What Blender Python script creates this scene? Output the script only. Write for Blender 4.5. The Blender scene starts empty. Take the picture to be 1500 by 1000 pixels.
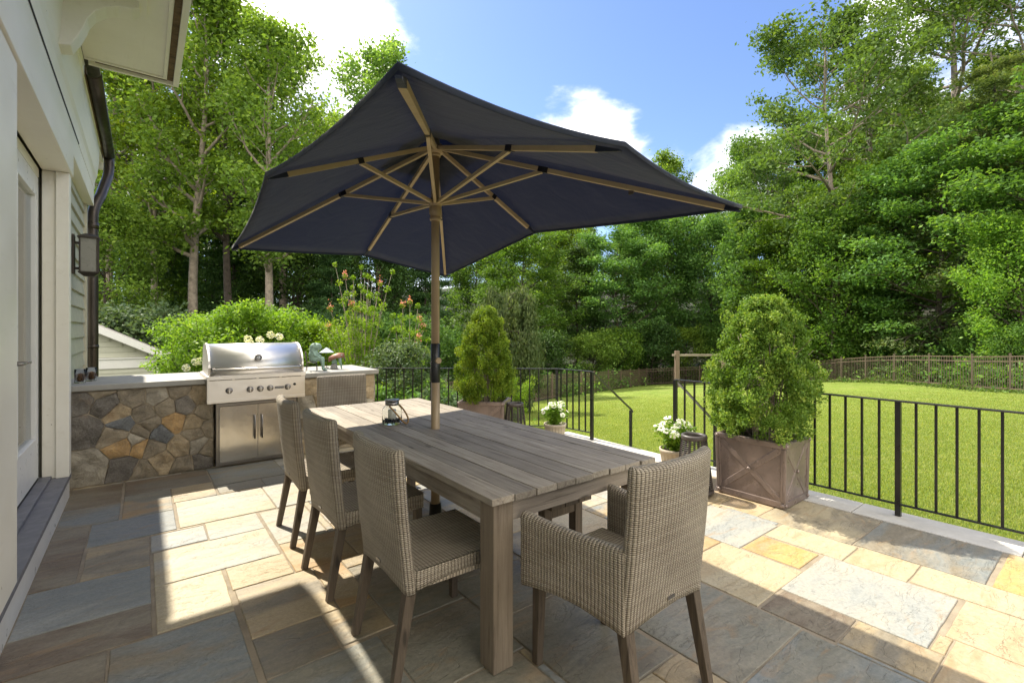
import bpy, bmesh, math, random
import numpy as np
from mathutils import Vector, Matrix, noise as mnoise
R = math.radians
SC = bpy.context.scene
COL = SC.collection

# ------------------------------------------------------------------ camera
cam_d = bpy.data.cameras.new("camera")
cam = bpy.data.objects.new("camera", cam_d)
COL.objects.link(cam)
cam.location = (0, 0, 1.45)
cam.rotation_euler = (R(90), 0, R(-37.7))
cam_d.sensor_width = 36
cam_d.lens = 16.8
cam_d.shift_y = -0.0127
cam_d.clip_start = 0.05
cam_d.clip_end = 2000
SC.camera = cam

# ------------------------------------------------------------------ light
SUN = Vector((-0.11, 0.78, 1.0)).normalized()
EL = math.asin(SUN.z)
AZ = math.atan2(SUN.x, SUN.y)
world = bpy.data.worlds.new("World")
SC.world = world
world.use_nodes = True
wt = world.node_tree
wt.nodes.clear()
SC.view_settings.view_transform = 'Standard'
SC.view_settings.look = 'None'
SC.view_settings.gamma = 1
SC.view_settings.exposure = 1.5
SKY_STRENGTH = 0.15
ld = bpy.data.lights.new("sun", 'SUN')
ld.energy = 3.25
ld.angle = R(0.6)
ld.color = (1.0, 0.92, 0.77)
lo = bpy.data.objects.new("sun", ld)
COL.objects.link(lo)
lo.rotation_euler = SUN.to_track_quat('Z', 'Y').to_euler()


class NT:
    """small helper to write node trees tersely"""
    def __init__(s, t):
        s.t = t
    def n(s, typ, ins=None, **kw):
        nd = s.t.nodes.new(typ)
        for k, v in kw.items():
            setattr(nd, k, v)
        if ins:
            for k, v in ins.items():
                if isinstance(v, bpy.types.NodeSocket):
                    s.t.links.new(v, nd.inputs[k])
                else:
                    nd.inputs[k].default_value = v
        return nd
    def m(s, op, a, b=None, c=None):
        nd = s.t.nodes.new('ShaderNodeMath')
        nd.operation = op
        for i, v in enumerate((a, b, c)):
            if v is None:
                continue
            if isinstance(v, bpy.types.NodeSocket):
                s.t.links.new(v, nd.inputs[i])
            else:
                nd.inputs[i].default_value = v
        return nd.outputs[0]
    def mix(s, f, a, b, typ='MIX'):
        nd = s.t.nodes.new('ShaderNodeMix')
        nd.data_type = 'RGBA'
        nd.blend_type = typ
        nd.clamp_factor = True
        for i, v in ((0, f), (6, a), (7, b)):
            if isinstance(v, bpy.types.NodeSocket):
                s.t.links.new(v, nd.inputs[i])
            elif isinstance(v, (tuple, list)):
                nd.inputs[i].default_value = (v[0], v[1], v[2], 1)
            else:
                nd.inputs[i].default_value = v
        return nd.outputs[2]
    def rng(s, v, a, b, c=0.0, d=1.0, smooth=False):
        nd = s.t.nodes.new('ShaderNodeMapRange')
        if smooth:
            nd.interpolation_type = 'SMOOTHSTEP'
        s.t.links.new(v, nd.inputs[0])
        for i, x in enumerate((a, b, c, d)):
            nd.inputs[i + 1].default_value = x
        return nd.outputs[0]
    def link(s, a, b):
        s.t.links.new(a, b)


# sky with procedural clouds placed by direction
w = NT(wt)
sky = w.n('ShaderNodeTexSky', sky_type='NISHITA', sun_disc=False)
sky.sun_elevation = EL
sky.sun_rotation = AZ
sky.altitude = 100
sky.air_density = 1.0
sky.dust_density = 0.6
sky.ozone_density = 2.0
tc = w.n('ShaderNodeTexCoord')
mp = w.n('ShaderNodeMapping', {0: tc.outputs['Generated'], 3: (1, 1, 1.9)})
wn = w.n('ShaderNodeTexNoise', {'Vector': mp.outputs[0], 'Scale': 3.4, 'Detail': 9, 'Roughness': 0.58, 'Distortion': 0.25})
wn2 = w.n('ShaderNodeTexNoise', {'Vector': mp.outputs[0], 'Scale': 9.0, 'Detail': 6, 'Roughness': 0.6})
def blob(d, inner, outer, amt):
    v = Vector(d).normalized()
    dot = w.n('ShaderNodeVectorMath', {0: tc.outputs['Generated'], 1: v}, operation='DOT_PRODUCT')
    f = w.rng(dot.outputs['Value'], math.cos(R(outer)), math.cos(R(inner)), 0, amt, True)
    return f
bl = [blob((0.27, 1.05, 0.62), 2, 10, 0.16), blob((0.17, 1.3, 0.75), 4, 22, 0.12), blob((0.72, 0.70, 0.44), 2, 8, 0.17), blob((0.80, 0.64, 0.40), 2, 8, 0.17), blob((0.97, 0.52, 0.32), 2, 8, 0.18),
      blob((0.62, 0.80, 0.66), 5, 16, -0.20), blob((0.90, 0.50, 0.62), 5, 16, -0.16), blob((1.2, 0.2, 0.6), 5, 18, 0.12), blob((-0.6, -1, 0.45), 45, 88, 0.34), blob((0.1, -0.3, 1.0), 15, 40, 0.12)]  # final blobs are unseen clouds behind and above the camera, added for fill light
acc = wn.outputs['Fac']
for b in bl:
    acc = w.m('ADD', acc, b)
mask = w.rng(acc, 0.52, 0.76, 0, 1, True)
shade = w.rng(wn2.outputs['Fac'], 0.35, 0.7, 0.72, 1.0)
ccol = w.mix(shade, (4.2, 4.1, 3.9), (7.0, 6.65, 6.1))  # cloud colour warmed so the added fill is less blue
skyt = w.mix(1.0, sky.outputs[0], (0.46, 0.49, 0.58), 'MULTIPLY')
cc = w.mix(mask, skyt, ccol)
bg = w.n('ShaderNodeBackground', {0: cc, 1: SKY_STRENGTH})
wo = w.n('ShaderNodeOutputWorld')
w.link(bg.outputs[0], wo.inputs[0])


# ------------------------------------------------------------------ materials
def mat(name):
    m = bpy.data.materials.new(name)
    m.use_nodes = True
    t = NT(m.node_tree)
    p = m.node_tree.nodes['Principled BSDF']
    return m, t, p

def bump(t, p, h, dist, strength=1.0):
    b = t.n('ShaderNodeBump', {'Height': h, 'Distance': dist, 'Strength': strength})
    t.link(b.outputs[0], p.inputs['Normal'])

def objco(t, scale=(1, 1, 1), rnd=True):
    c = t.n('ShaderNodeTexCoord').outputs['Object']
    if rnd:
        a = t.n('ShaderNodeAttribute', attribute_name='rnd')
        o = t.n('ShaderNodeVectorMath', {0: a.outputs['Vector'], 1: (37.3, 61.7, 23.1)}, operation='MULTIPLY')
        c = t.n('ShaderNodeVectorMath', {0: c, 1: o.outputs[0]}, operation='ADD').outputs[0]
    mpn = t.n('ShaderNodeMapping', {0: c, 3: scale})
    return mpn.outputs[0]

def noise(t, co, scale, detail=4, rough=0.55, dist=0.0):
    return t.n('ShaderNodeTexNoise', {'Vector': co, 'Scale': scale, 'Detail': detail, 'Roughness': rough, 'Distortion': dist}).outputs['Fac']

def plain(name, col, rough=0.5, metal=0.0, var=0.12, bscale=40, bdist=0.0006, vscale=4, rvar=0.1):
    m, t, p = mat(name)
    co = objco(t)
    n1 = noise(t, co, vscale, 6, 0.6)
    f = t.rng(n1, 0.3, 0.7, 0, 1)
    c = t.mix(f, tuple(x * (1 - var) for x in col), tuple(min(1, x * (1 + var)) for x in col))
    t.link(c, p.inputs['Base Color'])
    p.inputs['Metallic'].default_value = metal
    t.link(t.rng(noise(t, co, vscale * 3, 4), 0.3, 0.7, max(0, rough - rvar), min(1, rough + rvar)), p.inputs['Roughness'])
    if bdist:
        bump(t, p, noise(t, co, bscale, 4), bdist)
    return m

def wood(name, c0, c1, axis=1, rough=0.75, dark=None):
    """weathered timber, grain along the given axis"""
    m, t, p = mat(name)
    s = [34, 34, 34]
    s[axis] = 1.6
    co = objco(t, tuple(s))
    g = noise(t, co, 1.6, 7, 0.7, 0.6)
    co2 = objco(t, (1, 1, 1))
    big = noise(t, co2, 2.3, 5, 0.6)
    rn = t.n('ShaderNodeAttribute', attribute_name='rnd').outputs['Fac']
    c = t.mix(t.rng(g, 0.3, 0.7), c0, c1)
    dk = dark or tuple(x * 0.45 for x in c0)
    c = t.mix(t.rng(g, 0.26, 0.43, 0.95, 0), c, dk)
    c = t.mix(t.rng(big, 0.4, 0.75, 0, 0.5), c, tuple(x * 0.62 for x in c0))
    sc = t.rng(rn, 0, 1, 0.78, 1.18)
    cm = t.n('ShaderNodeCombineXYZ', {0: sc, 1: sc, 2: sc}).outputs[0]
    c = t.mix(1.0, c, cm, 'MULTIPLY')
    # knots
    sk = [9, 9, 9]
    sk[axis] = 2.2
    vo = t.n('ShaderNodeTexVoronoi', {'Vector': objco(t, tuple(sk)), 'Scale': 1.0, 'Randomness': 1.0}).outputs['Distance']
    c = t.mix(t.rng(vo, 0.05, 0.11, 0.8, 0), c, tuple(x * 0.3 for x in c0))
    t.link(c, p.inputs['Base Color'])
    p.inputs['Roughness'].default_value = rough
    bump(t, p, t.m('ADD', g, t.m('MULTIPLY', noise(t, objco(t, (12, 12, 12)), 3.0, 6, 0.7), 0.4)), 0.0026)
    return m

M = {}
M['table_wood_y'] = wood('weathered_teak_y', (0.23, 0.19, 0.145), (0.46, 0.405, 0.325), 1)
M['table_wood_x'] = wood('weathered_teak_x', (0.24, 0.195, 0.15), (0.40, 0.34, 0.27), 0)
M['table_wood_z'] = wood('weathered_teak_z', (0.19, 0.145, 0.10), (0.33, 0.265, 0.19), 2)
M['leg_wood'] = wood('dark_leg_wood', (0.07, 0.05, 0.034), (0.17, 0.13, 0.09), 2, 0.6)
M['post_wood'] = wood('post_wood', (0.16, 0.11, 0.08), (0.28, 0.2, 0.15), 2)

def wicker():
    m, t, p = mat('grey_wicker')
    uv = t.n('ShaderNodeUVMap', uv_map='UVMap').outputs[0]
    # uneven hand-woven spacing
    wob = t.n('ShaderNodeTexNoise', {'Vector': uv, 'Scale': 9.0, 'Detail': 2})
    wv = t.n('ShaderNodeVectorMath', {0: wob.outputs['Color'], 1: (0.5, 0.5, 0.5)}, operation='SUBTRACT').outputs[0]
    wv = t.n('ShaderNodeVectorMath', {0: wv, 3: 0.007}, operation='SCALE').outputs[0]
    uv2 = t.n('ShaderNodeVectorMath', {0: uv, 1: wv}, operation='ADD').outputs[0]
    s = t.n('ShaderNodeSeparateXYZ', {0: uv2})
    u = t.m('DIVIDE', s.outputs[0], 0.0165)
    v = t.m('DIVIDE', s.outputs[1], 0.0075)
    row = t.m('FLOOR', v)
    fv = t.m('FRACT', v)
    prof = t.m('SINE', t.m('MULTIPLY', fv, math.pi))
    c = t.m('COSINE', t.m('ADD', t.m('MULTIPLY', u, math.pi), t.m('MULTIPLY', row, math.pi)))
    over = t.m('MULTIPLY_ADD', c, 0.22, 0.78)
    h = t.m('MULTIPLY', t.m('POWER', prof, 0.7), over)
    # upright stakes give the vertical ribs
    rib = t.m('ABSOLUTE', t.m('COSINE', t.m('MULTIPLY', u, math.pi)))
    h2 = t.m('ADD', t.m('MULTIPLY', h, 1.15), t.m('MULTIPLY', rib, 0.95))
    wn_ = t.n('ShaderNodeTexWhiteNoise', {'W': row}, noise_dimensions='1D').outputs[0]
    big = noise(t, uv, 5, 4)
    k = t.m('ADD', t.m('MULTIPLY', wn_, 0.22), t.m('MULTIPLY', big, 0.78))
    base = t.mix(t.rng(k, 0.25, 0.8), (0.34, 0.28, 0.205), (0.62, 0.54, 0.42))
    gap = t.rng(t.m('MULTIPLY', t.m('ADD', h, 0.25), t.m('ADD', rib, 0.12)), 0.06, 0.55, 1, 0)
    base = t.mix(t.m('MULTIPLY', gap, 0.80), base, (0.05, 0.036, 0.024))  # shade in the weave hollows is painted into the colour
    t.link(base, p.inputs['Base Color'])
    p.inputs['Roughness'].default_value = 0.55
    bump(t, p, h2, 0.006)
    return m
M['wicker'] = wicker()

def paving():
    m, t, p = mat('bluestone_paving')
    a = t.n('ShaderNodeAttribute', attribute_name='col').outputs['Color']
    a2 = t.n('ShaderNodeAttribute', attribute_name='col2').outputs['Color']
    co = objco(t)
    cost = objco(t, (1.0, 2.6, 1.0))
    two = noise(t, cost, 1.3, 4, 0.55, 0.6)
    c = t.mix(t.rng(two, 0.44, 0.60), a, a2)
    mid = noise(t, cost, 5.5, 8, 0.68, 1.0)
    c = t.mix(t.rng(mid, 0.42, 0.72, 0.0, 0.34), c, (0.40, 0.36, 0.28))
    c = t.mix(t.rng(mid, 0.25, 0.44, 0.30, 0.0), c, (0.13, 0.11, 0.08))
    fine = noise(t, co, 60, 6, 0.75)
    sc = t.rng(fine, 0.3, 0.7, 0.80, 1.17)
    cm = t.n('ShaderNodeCombineXYZ', {0: sc, 1: sc, 2: sc}).outputs[0]
    c = t.mix(1.0, c, cm, 'MULTIPLY')
    # rusty streaks
    st = noise(t, objco(t, (1, 3.5, 1)), 2.2, 5, 0.6, 1.5)
    c = t.mix(t.rng(st, 0.58, 0.72, 0, 0.55), c, (0.30, 0.19, 0.09))
    # hair cracks along cleft layers
    ck = noise(t, objco(t, (1, 2.0, 1)), 2.6, 6, 0.62, 1.6)
    ckd = t.m('ABSOLUTE', t.m('SUBTRACT', ck, 0.5))
    line = t.rng(ckd, 0.0, 0.0045, 1, 0)
    lm = t.rng(noise(t, co, 1.9, 2), 0.56, 0.64)
    lf = t.m('MULTIPLY', line, lm)
    c = t.mix(t.m('MULTIPLY', lf, 0.55), c, (0.10, 0.08, 0.06))
    t.link(c, p.inputs['Base Color'])
    t.link(t.rng(mid, 0.2, 0.8, 0.42, 0.66), p.inputs['Roughness'])
    h = t.m('ADD', t.m('MULTIPLY', noise(t, cost, 3.2, 9, 0.6, 1.2), 0.0065), t.m('MULTIPLY', fine, 0.0010))
    # cleft terraces
    ter = t.m('MULTIPLY', t.rng(ck, 0.494, 0.506), 0.002)
    h = t.m('ADD', h, ter)
    h = t.m('SUBTRACT', h, t.m('MULTIPLY', lf, 0.002))
    bump(t, p, h, 1.0, 0.9)
    return m
M['paving'] = paving()

def rubble():
    m, t, p = mat('rubble_stone')
    a = t.n('ShaderNodeAttribute', attribute_name='col').outputs['Color']
    co = objco(t)
    n1 = noise(t, co, 9, 9, 0.7, 0.5)
    n2 = noise(t, co, 70, 5, 0.7)
    sc = t.rng(n1, 0.25, 0.75, 0.4, 1.75)
    cm = t.n('ShaderNodeCombineXYZ', {0: sc, 1: sc, 2: sc}).outputs[0]
    c = t.mix(1.0, a, cm, 'MULTIPLY')
    c = t.mix(t.rng(n2, 0.5, 0.75, 0, 0.45), c, (0.42, 0.40, 0.36))
    n3 = noise(t, co, 4, 4, 0.6)
    c = t.mix(t.rng(n3, 0.62, 0.74, 0, 0.5), c, (0.30, 0.17, 0.07))
    t.link(c, p.inputs['Base Color'])
    p.inputs['Roughness'].default_value = 0.8
    h = t.m('ADD', t.m('MULTIPLY', n1, 0.022), t.m('MULTIPLY', n2, 0.003))
    bump(t, p, h, 1.0, 0.9)
    return m
M['rubble'] = rubble()
M['mortar'] = plain('mortar', (0.36, 0.30, 0.215), 0.9, var=0.2, bscale=90, bdist=0.003, vscale=12)
M['joint'] = plain('paving_joint', (0.26, 0.215, 0.155), 0.9, var=0.22, bscale=120, bdist=0.002, vscale=9)
M['coping'] = plain('limestone_coping', (0.50, 0.48, 0.44), 0.7, var=0.14, bscale=60, bdist=0.0015, vscale=6)
M['counter'] = plain('slate_counter', (0.31, 0.30, 0.27), 0.6, var=0.12, bscale=50, bdist=0.0012, vscale=5)
def trim_mat():
    m, t, p = mat('cream_painted_trim')
    co = objco(t)
    n1 = noise(t, co, 3, 6, 0.65)
    c = t.mix(t.rng(n1, 0.3, 0.7), (0.80, 0.765, 0.66), (0.86, 0.83, 0.73))
    sp = noise(t, co, 26, 3, 0.5)
    sel = noise(t, co, 2.2, 2, 0.5)
    c = t.mix(t.m('MULTIPLY', t.rng(sp, 0.72, 0.76), t.rng(sel, 0.45, 0.6)), c, (0.30, 0.26, 0.19))
    gr = noise(t, objco(t, (7, 0.8, 7)), 1.6, 6, 0.7)
    c = t.mix(t.rng(gr, 0.58, 0.78, 0, 0.30), c, (0.50, 0.45, 0.33))
    t.link(c, p.inputs['Base Color'])
    t.link(t.rng(n1, 0.3, 0.7, 0.32, 0.5), p.inputs['Roughness'])
    bump(t, p, noise(t, objco(t, (30, 3, 30)), 1.0, 4, 0.6), 0.0008)
    return m
M['trim'] = trim_mat()
M['siding'] = plain('sage_siding_paint', (0.42, 0.405, 0.31), 0.5, var=0.06, bscale=60, bdist=0.0006)
M['white_paint'] = plain('white_paint', (0.76, 0.75, 0.71), 0.35, var=0.04, bdist=0.0003)
M['threshold'] = plain('grey_composite_tread', (0.15, 0.15, 0.165), 0.5, var=0.15, bscale=25, bdist=0.0008, vscale=6)
M['dark_gap'] = plain('dark_gasket', (0.012, 0.012, 0.012), 0.6, bdist=0)
M['bronze'] = plain('dark_bronze_metal', (0.055, 0.045, 0.036), 0.38, 0.6, var=0.2, bscale=30, bdist=0.0003)
M['dirty_brown'] = plain('gutter_grime', (0.13, 0.085, 0.035), 0.8, var=0.5, bscale=60, bdist=0.004, vscale=14)
M['black_metal'] = plain('black_painted_iron', (0.014, 0.014, 0.013), 0.32, 0.0, var=0.2, bscale=80, bdist=0.0004)
M['rail_top'] = plain('iron_top_rail', (0.035, 0.035, 0.033), 0.28, 0.0, var=0.2, bscale=80, bdist=0.0004)
M['fence'] = plain('brown_fence_metal', (0.15, 0.11, 0.08), 0.5, 0.0, var=0.15, bdist=0)
M['umb_pole'] = plain('umbrella_bronze_pole', (0.36, 0.265, 0.155), 0.4, 0.05, var=0.12, bscale=50, bdist=0.0003)
M['umb_rib'] = plain('umbrella_rib_tan', (0.48, 0.37, 0.21), 0.45, 0.0, var=0.12, bdist=0.0003)
M['black_plastic'] = plain('black_plastic', (0.012, 0.012, 0.013), 0.35, bdist=0)
M['planter'] = plain('mauve_brown_resin', (0.225, 0.175, 0.155), 0.36, 0.25, var=0.30, bscale=14, bdist=0.004, vscale=5, rvar=0.14)
M['soil'] = plain('soil', (0.05, 0.034, 0.022), 0.95, var=0.4, bscale=60, bdist=0.02, vscale=30)
M['pot'] = plain('ribbed_clay_pot', (0.46, 0.40, 0.31), 0.7, var=0.15, bdist=0.0006)
M['basket'] = plain('dark_resin_rattan', (0.055, 0.045, 0.04), 0.5, var=0.2, bdist=0.0004)
M['verdigris'] = plain('verdigris_bronze', (0.22, 0.32, 0.26), 0.65, 0.05, var=0.35, bscale=60, bdist=0.002, vscale=25)
M['grey_stone'] = plain('grey_cast_stone', (0.22, 0.21, 0.20), 0.8, var=0.25, bscale=60, bdist=0.002, vscale=25)
M['copper'] = plain('aged_copper', (0.26, 0.12, 0.08), 0.5, 0.3, var=0.3, bdist=0.001, vscale=20)
M['wax'] = plain('candle_wax', (0.75, 0.72, 0.62), 0.5, bdist=0)
M['pebble'] = plain('dark_pebbles', (0.03, 0.03, 0.035), 0.3, var=0.4, vscale=30)
M['rope'] = plain('jute_rope', (0.36, 0.21, 0.08), 0.8, var=0.3, bscale=200, bdist=0.001)
M['cone'] = plain('pine_cone', (0.17, 0.09, 0.045), 0.8, var=0.5, vscale=40, bscale=80, bdist=0.003)
M['roof'] = plain('grey_shingles', (0.16, 0.15, 0.14), 0.9, var=0.3, vscale=20)
M['garage_wall'] = plain('pale_green_siding', (0.50, 0.50, 0.40), 0.6, var=0.05)
M['boulder'] = plain('garden_boulder', (0.28, 0.26, 0.23), 0.85, var=0.4, bscale=12, bdist=0.03, vscale=6)
M['frost'] = plain('frosted_lamp_glass', (0.24, 0.235, 0.20), 0.3, var=0.05, bdist=0)
M['curtain'] = plain('pale_blind', (0.66, 0.65, 0.58), 0.7, var=0.05, bdist=0)
M['sign_white'] = plain('badge_white', (0.7, 0.7, 0.7), 0.4, bdist=0)
M['pale_fabric'] = plain('pale_blue_fabric', (0.45, 0.5, 0.6), 0.8, bdist=0)

def steel(name, base, rough, axis):
    m, t, p = mat(name)
    s = [500, 500, 500]
    s[axis] = 2.5
    g = noise(t, objco(t, tuple(s)), 1.0, 2, 0.5)
    big = noise(t, objco(t, (1, 1, 1)), 2.5, 3, 0.5)
    c = t.mix(t.rng(g, 0.3, 0.7), tuple(x * 0.96 for x in base), base)
    t.link(c, p.inputs['Base Color'])
    p.inputs['Metallic'].default_value = 1
    t.link(t.rng(g, 0.3, 0.7, rough - 0.03, rough + 0.03), p.inputs['Roughness'])
    p.inputs['Anisotropic'].default_value = 0.4
    h = t.m('ADD', t.m('MULTIPLY', g, 0.000012), t.m('MULTIPLY', big, 0.007))
    bump(t, p, h, 1.0, 1.0)
    return m
M['steel_x'] = steel('brushed_steel', (0.86, 0.82, 0.76), 0.38, 0)
M['steel_z'] = steel('brushed_steel_doors', (0.68, 0.65, 0.60), 0.22, 2)
M['steel_dark'] = steel('dark_steel', (0.30, 0.28, 0.26), 0.3, 0)

def glass():
    m, t, p = mat('clear_glass')
    p.inputs['Base Color'].default_value = (0.96, 0.98, 0.97, 1)
    p.inputs['Roughness'].default_value = 0.01
    p.inputs['Transmission Weight'].default_value = 1
    p.inputs['IOR'].default_value = 1.12
    return m
M['glass'] = glass()
def pane():
    m, t, p = mat('window_glass')
    nt = m.node_tree
    out = nt.nodes['Material Output']
    tr = t.n('ShaderNodeBsdfTransparent', {0: (0.80, 0.83, 0.80, 1)})
    gl = t.n('ShaderNodeBsdfGlossy', {0: (1, 1, 1, 1), 1: 0.02})
    fr = t.n('ShaderNodeFresnel', {0: 1.5})
    mx = t.n('ShaderNodeMixShader', {0: fr.outputs[0], 1: tr.outputs[0], 2: gl.outputs[0]})
    t.link(mx.outputs[0], out.inputs[0])
    return m
M['pane'] = pane()

def fabric():
    m, t, p = mat('navy_canvas')
    nt = m.node_tree
    out = nt.nodes['Material Output']
    co = objco(t, rnd=False)
    weave = noise(t, co, 420, 2, 0.5)
    big = noise(t, co, 3.0, 4, 0.6)
    blot = noise(t, co, 38, 6, 0.75)
    base = t.mix(t.rng(big, 0.3, 0.7), (0.015, 0.020, 0.033), (0.023, 0.029, 0.045))
    base = t.mix(t.rng(blot, 0.60, 0.78, 0, 0.35), base, (0.045, 0.05, 0.062))
    t.link(base, p.inputs['Base Color'])
    p.inputs['Roughness'].default_value = 0.85
    p.inputs['Specular IOR Level'].default_value = 0.25
    p.inputs['Sheen Weight'].default_value = 0.12
    wr = noise(t, objco(t, (1, 1, 1), False), 5.0, 3, 0.5, 0.8)
    h = t.m('ADD', t.m('MULTIPLY', weave, 0.0006), t.m('MULTIPLY', wr, 0.018))
    b = t.n('ShaderNodeBump', {'Height': h, 'Distance': 1.0, 'Strength': 0.8})
    t.link(b.outputs[0], p.inputs['Normal'])
    tl = t.n('ShaderNodeBsdfTranslucent', {0: (0.028, 0.038, 0.074, 1)})
    ad = t.n('ShaderNodeAddShader', {0: p.outputs[0], 1: tl.outputs[0]})
    t.link(ad.outputs[0], out.inputs[0])
    return m
M['canvas'] = fabric()

def leaf_mat(name, c0, c1, c2, trans, gloss=0.18, hue=0.02):
    """leaf: diffuse + light coming through; colour varies leaf to leaf and clump to clump"""
    m, t, p = mat(name)
    nt = m.node_tree
    out = nt.nodes['Material Output']
    a = t.n('ShaderNodeAttribute', attribute_name='rnd').outputs['Fac']
    oi = t.n('ShaderNodeObjectInfo').outputs['Random']
    c = t.mix(t.rng(a, 0.0, 0.6), c0, c1)
    c = t.mix(t.rng(a, 0.6, 1.0), c, c2)
    hs = t.n('ShaderNodeHueSaturation', {'Hue': t.rng(oi, 0, 1, 0.5 - hue, 0.5 + hue * 0.6), 'Saturation': t.rng(oi, 0, 1, 1.05, 0.86),
                                         'Value': t.rng(oi, 0, 1, 0.85, 1.18), 'Color': c})
    c = hs.outputs[0]
    t.link(c, p.inputs['Base Color'])
    p.inputs['Roughness'].default_value = 0.55
    p.inputs['Specular IOR Level'].default_value = gloss
    ct = t.mix(1.0, c, (1.5, 1.45, 0.55), 'MULTIPLY')
    tl = t.n('ShaderNodeBsdfTranslucent', {0: ct})
    mx = t.n('ShaderNodeMixShader', {0: trans, 1: p.outputs[0], 2: tl.outputs[0]})
    t.link(mx.outputs[0], out.inputs[0])
    return m
M['leaf_light'] = leaf_mat('leaf_poplar', (0.062, 0.119, 0.015), (0.157, 0.280, 0.039), (0.323, 0.459, 0.069), 0.42)
M['leaf_mid'] = leaf_mat('leaf_maple', (0.041, 0.097, 0.017), (0.101, 0.220, 0.035), (0.226, 0.372, 0.062), 0.38)
M['leaf_oak'] = leaf_mat('leaf_oak', (0.045, 0.082, 0.015), (0.102, 0.189, 0.039), (0.184, 0.281, 0.066), 0.36)
M['leaf_dark'] = leaf_mat('leaf_evergreen', (0.017, 0.045, 0.011), (0.048, 0.113, 0.026), (0.115, 0.217, 0.043), 0.25)
M['leaf_feather'] = leaf_mat('leaf_hemlock', (0.072, 0.124, 0.039), (0.130, 0.189, 0.065), (0.221, 0.247, 0.104), 0.3)
M['leaf_bright'] = leaf_mat('leaf_bright_shrub', (0.090, 0.210, 0.017), (0.159, 0.304, 0.025), (0.248, 0.378, 0.058), 0.45)
M['leaf_box'] = leaf_mat('leaf_boxwood', (0.068, 0.150, 0.020), (0.151, 0.273, 0.034), (0.316, 0.416, 0.072), 0.36)
M['leaf_grey'] = leaf_mat('leaf_greyish_shrub', (0.045, 0.085, 0.032), (0.095, 0.15, 0.06), (0.17, 0.22, 0.10), 0.3)
M['bark'] = plain('grey_bark', (0.27, 0.225, 0.175), 0.9, var=0.4, bscale=14, bdist=0.03, vscale=5)
M['bark_dark'] = plain('dark_bark', (0.075, 0.058, 0.045), 0.9, var=0.4, bscale=14, bdist=0.03, vscale=5)
M['petal'] = leaf_mat('white_petal', (0.78, 0.78, 0.72), (0.80, 0.80, 0.75), (0.8, 0.78, 0.66), 0.3, hue=0.0)
M['pink_petal'] = leaf_mat('pink_petal', (0.55, 0.12, 0.12), (0.60, 0.20, 0.16), (0.60, 0.30, 0.22), 0.3, hue=0.0)
M['grass'] = leaf_mat('grass_blade', (0.15, 0.215, 0.03), (0.23, 0.29, 0.05), (0.37, 0.38, 0.12), 0.45, 0.2, hue=0)

def lawn_mat():
    m, t, p = mat('mown_lawn')
    co = objco(t, rnd=False)
    a = noise(t, co, 0.22, 4, 0.6)
    b = noise(t, co, 1.6, 6, 0.7)
    rot = t.n('ShaderNodeMapping', {0: co, 2: (0, 0, 0.5), 3: (9, 55, 9)}).outputs[0]
    f = noise(t, rot, 1.0, 6, 0.8)
    ff = noise(t, co, 45, 6, 0.8)
    c = t.mix(t.rng(a, 0.35, 0.65), (0.15, 0.235, 0.032), (0.215, 0.30, 0.046))
    c = t.mix(t.rng(b, 0.48, 0.72, 0, 0.75), c, (0.38, 0.37, 0.14))
    wv = t.n('ShaderNodeTexWave', {'Vector': t.n('ShaderNodeMapping', {0: co, 2: (0, 0, 0.62)}).outputs[0], 'Scale': 0.30, 'Distortion': 1.2, 'Detail': 2.0}).outputs['Fac']
    c = t.mix(t.rng(wv, 0.35, 0.65, 0.0, 0.22), c, (0.11, 0.17, 0.025))
    c = t.mix(t.rng(noise(t, co, 0.7, 5, 0.7), 0.55, 0.75, 0, 0.45), c, (0.12, 0.18, 0.03))
    c = t.mix(t.rng(f, 0.3, 0.7, 0.0, 0.4), c, (0.30, 0.355, 0.08))
    c = t.mix(t.rng(ff, 0.3, 0.55, 0.5, 0), c, (0.05, 0.09, 0.012))
    t.link(c, p.inputs['Base Color'])
    p.inputs['Roughness'].default_value = 0.8
    p.inputs['Specular IOR Level'].default_value = 0.15
    h = t.m('ADD', t.m('MULTIPLY', ff, 0.05), t.m('MULTIPLY', f, 0.03))
    bump(t, p, h, 1.0, 0.9)
    return m
M['lawn'] = lawn_mat()
def litter_mat():
    m, t, p = mat('forest_floor')
    co = objco(t, rnd=False)
    a = noise(t, co, 0.5, 6, 0.7)
    b = noise(t, co, 9, 8, 0.8)
    c = t.mix(t.rng(a, 0.4, 0.65), (0.022, 0.02, 0.012), (0.022, 0.042, 0.012))
    c = t.mix(t.rng(b, 0.4, 0.7, 0, 0.6), c, (0.05, 0.045, 0.022))
    t.link(c, p.inputs['Base Color'])
    p.inputs['Roughness'].default_value = 0.95
    bump(t, p, b, 0.15)
    return m
M['litter'] = litter_mat()


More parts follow.
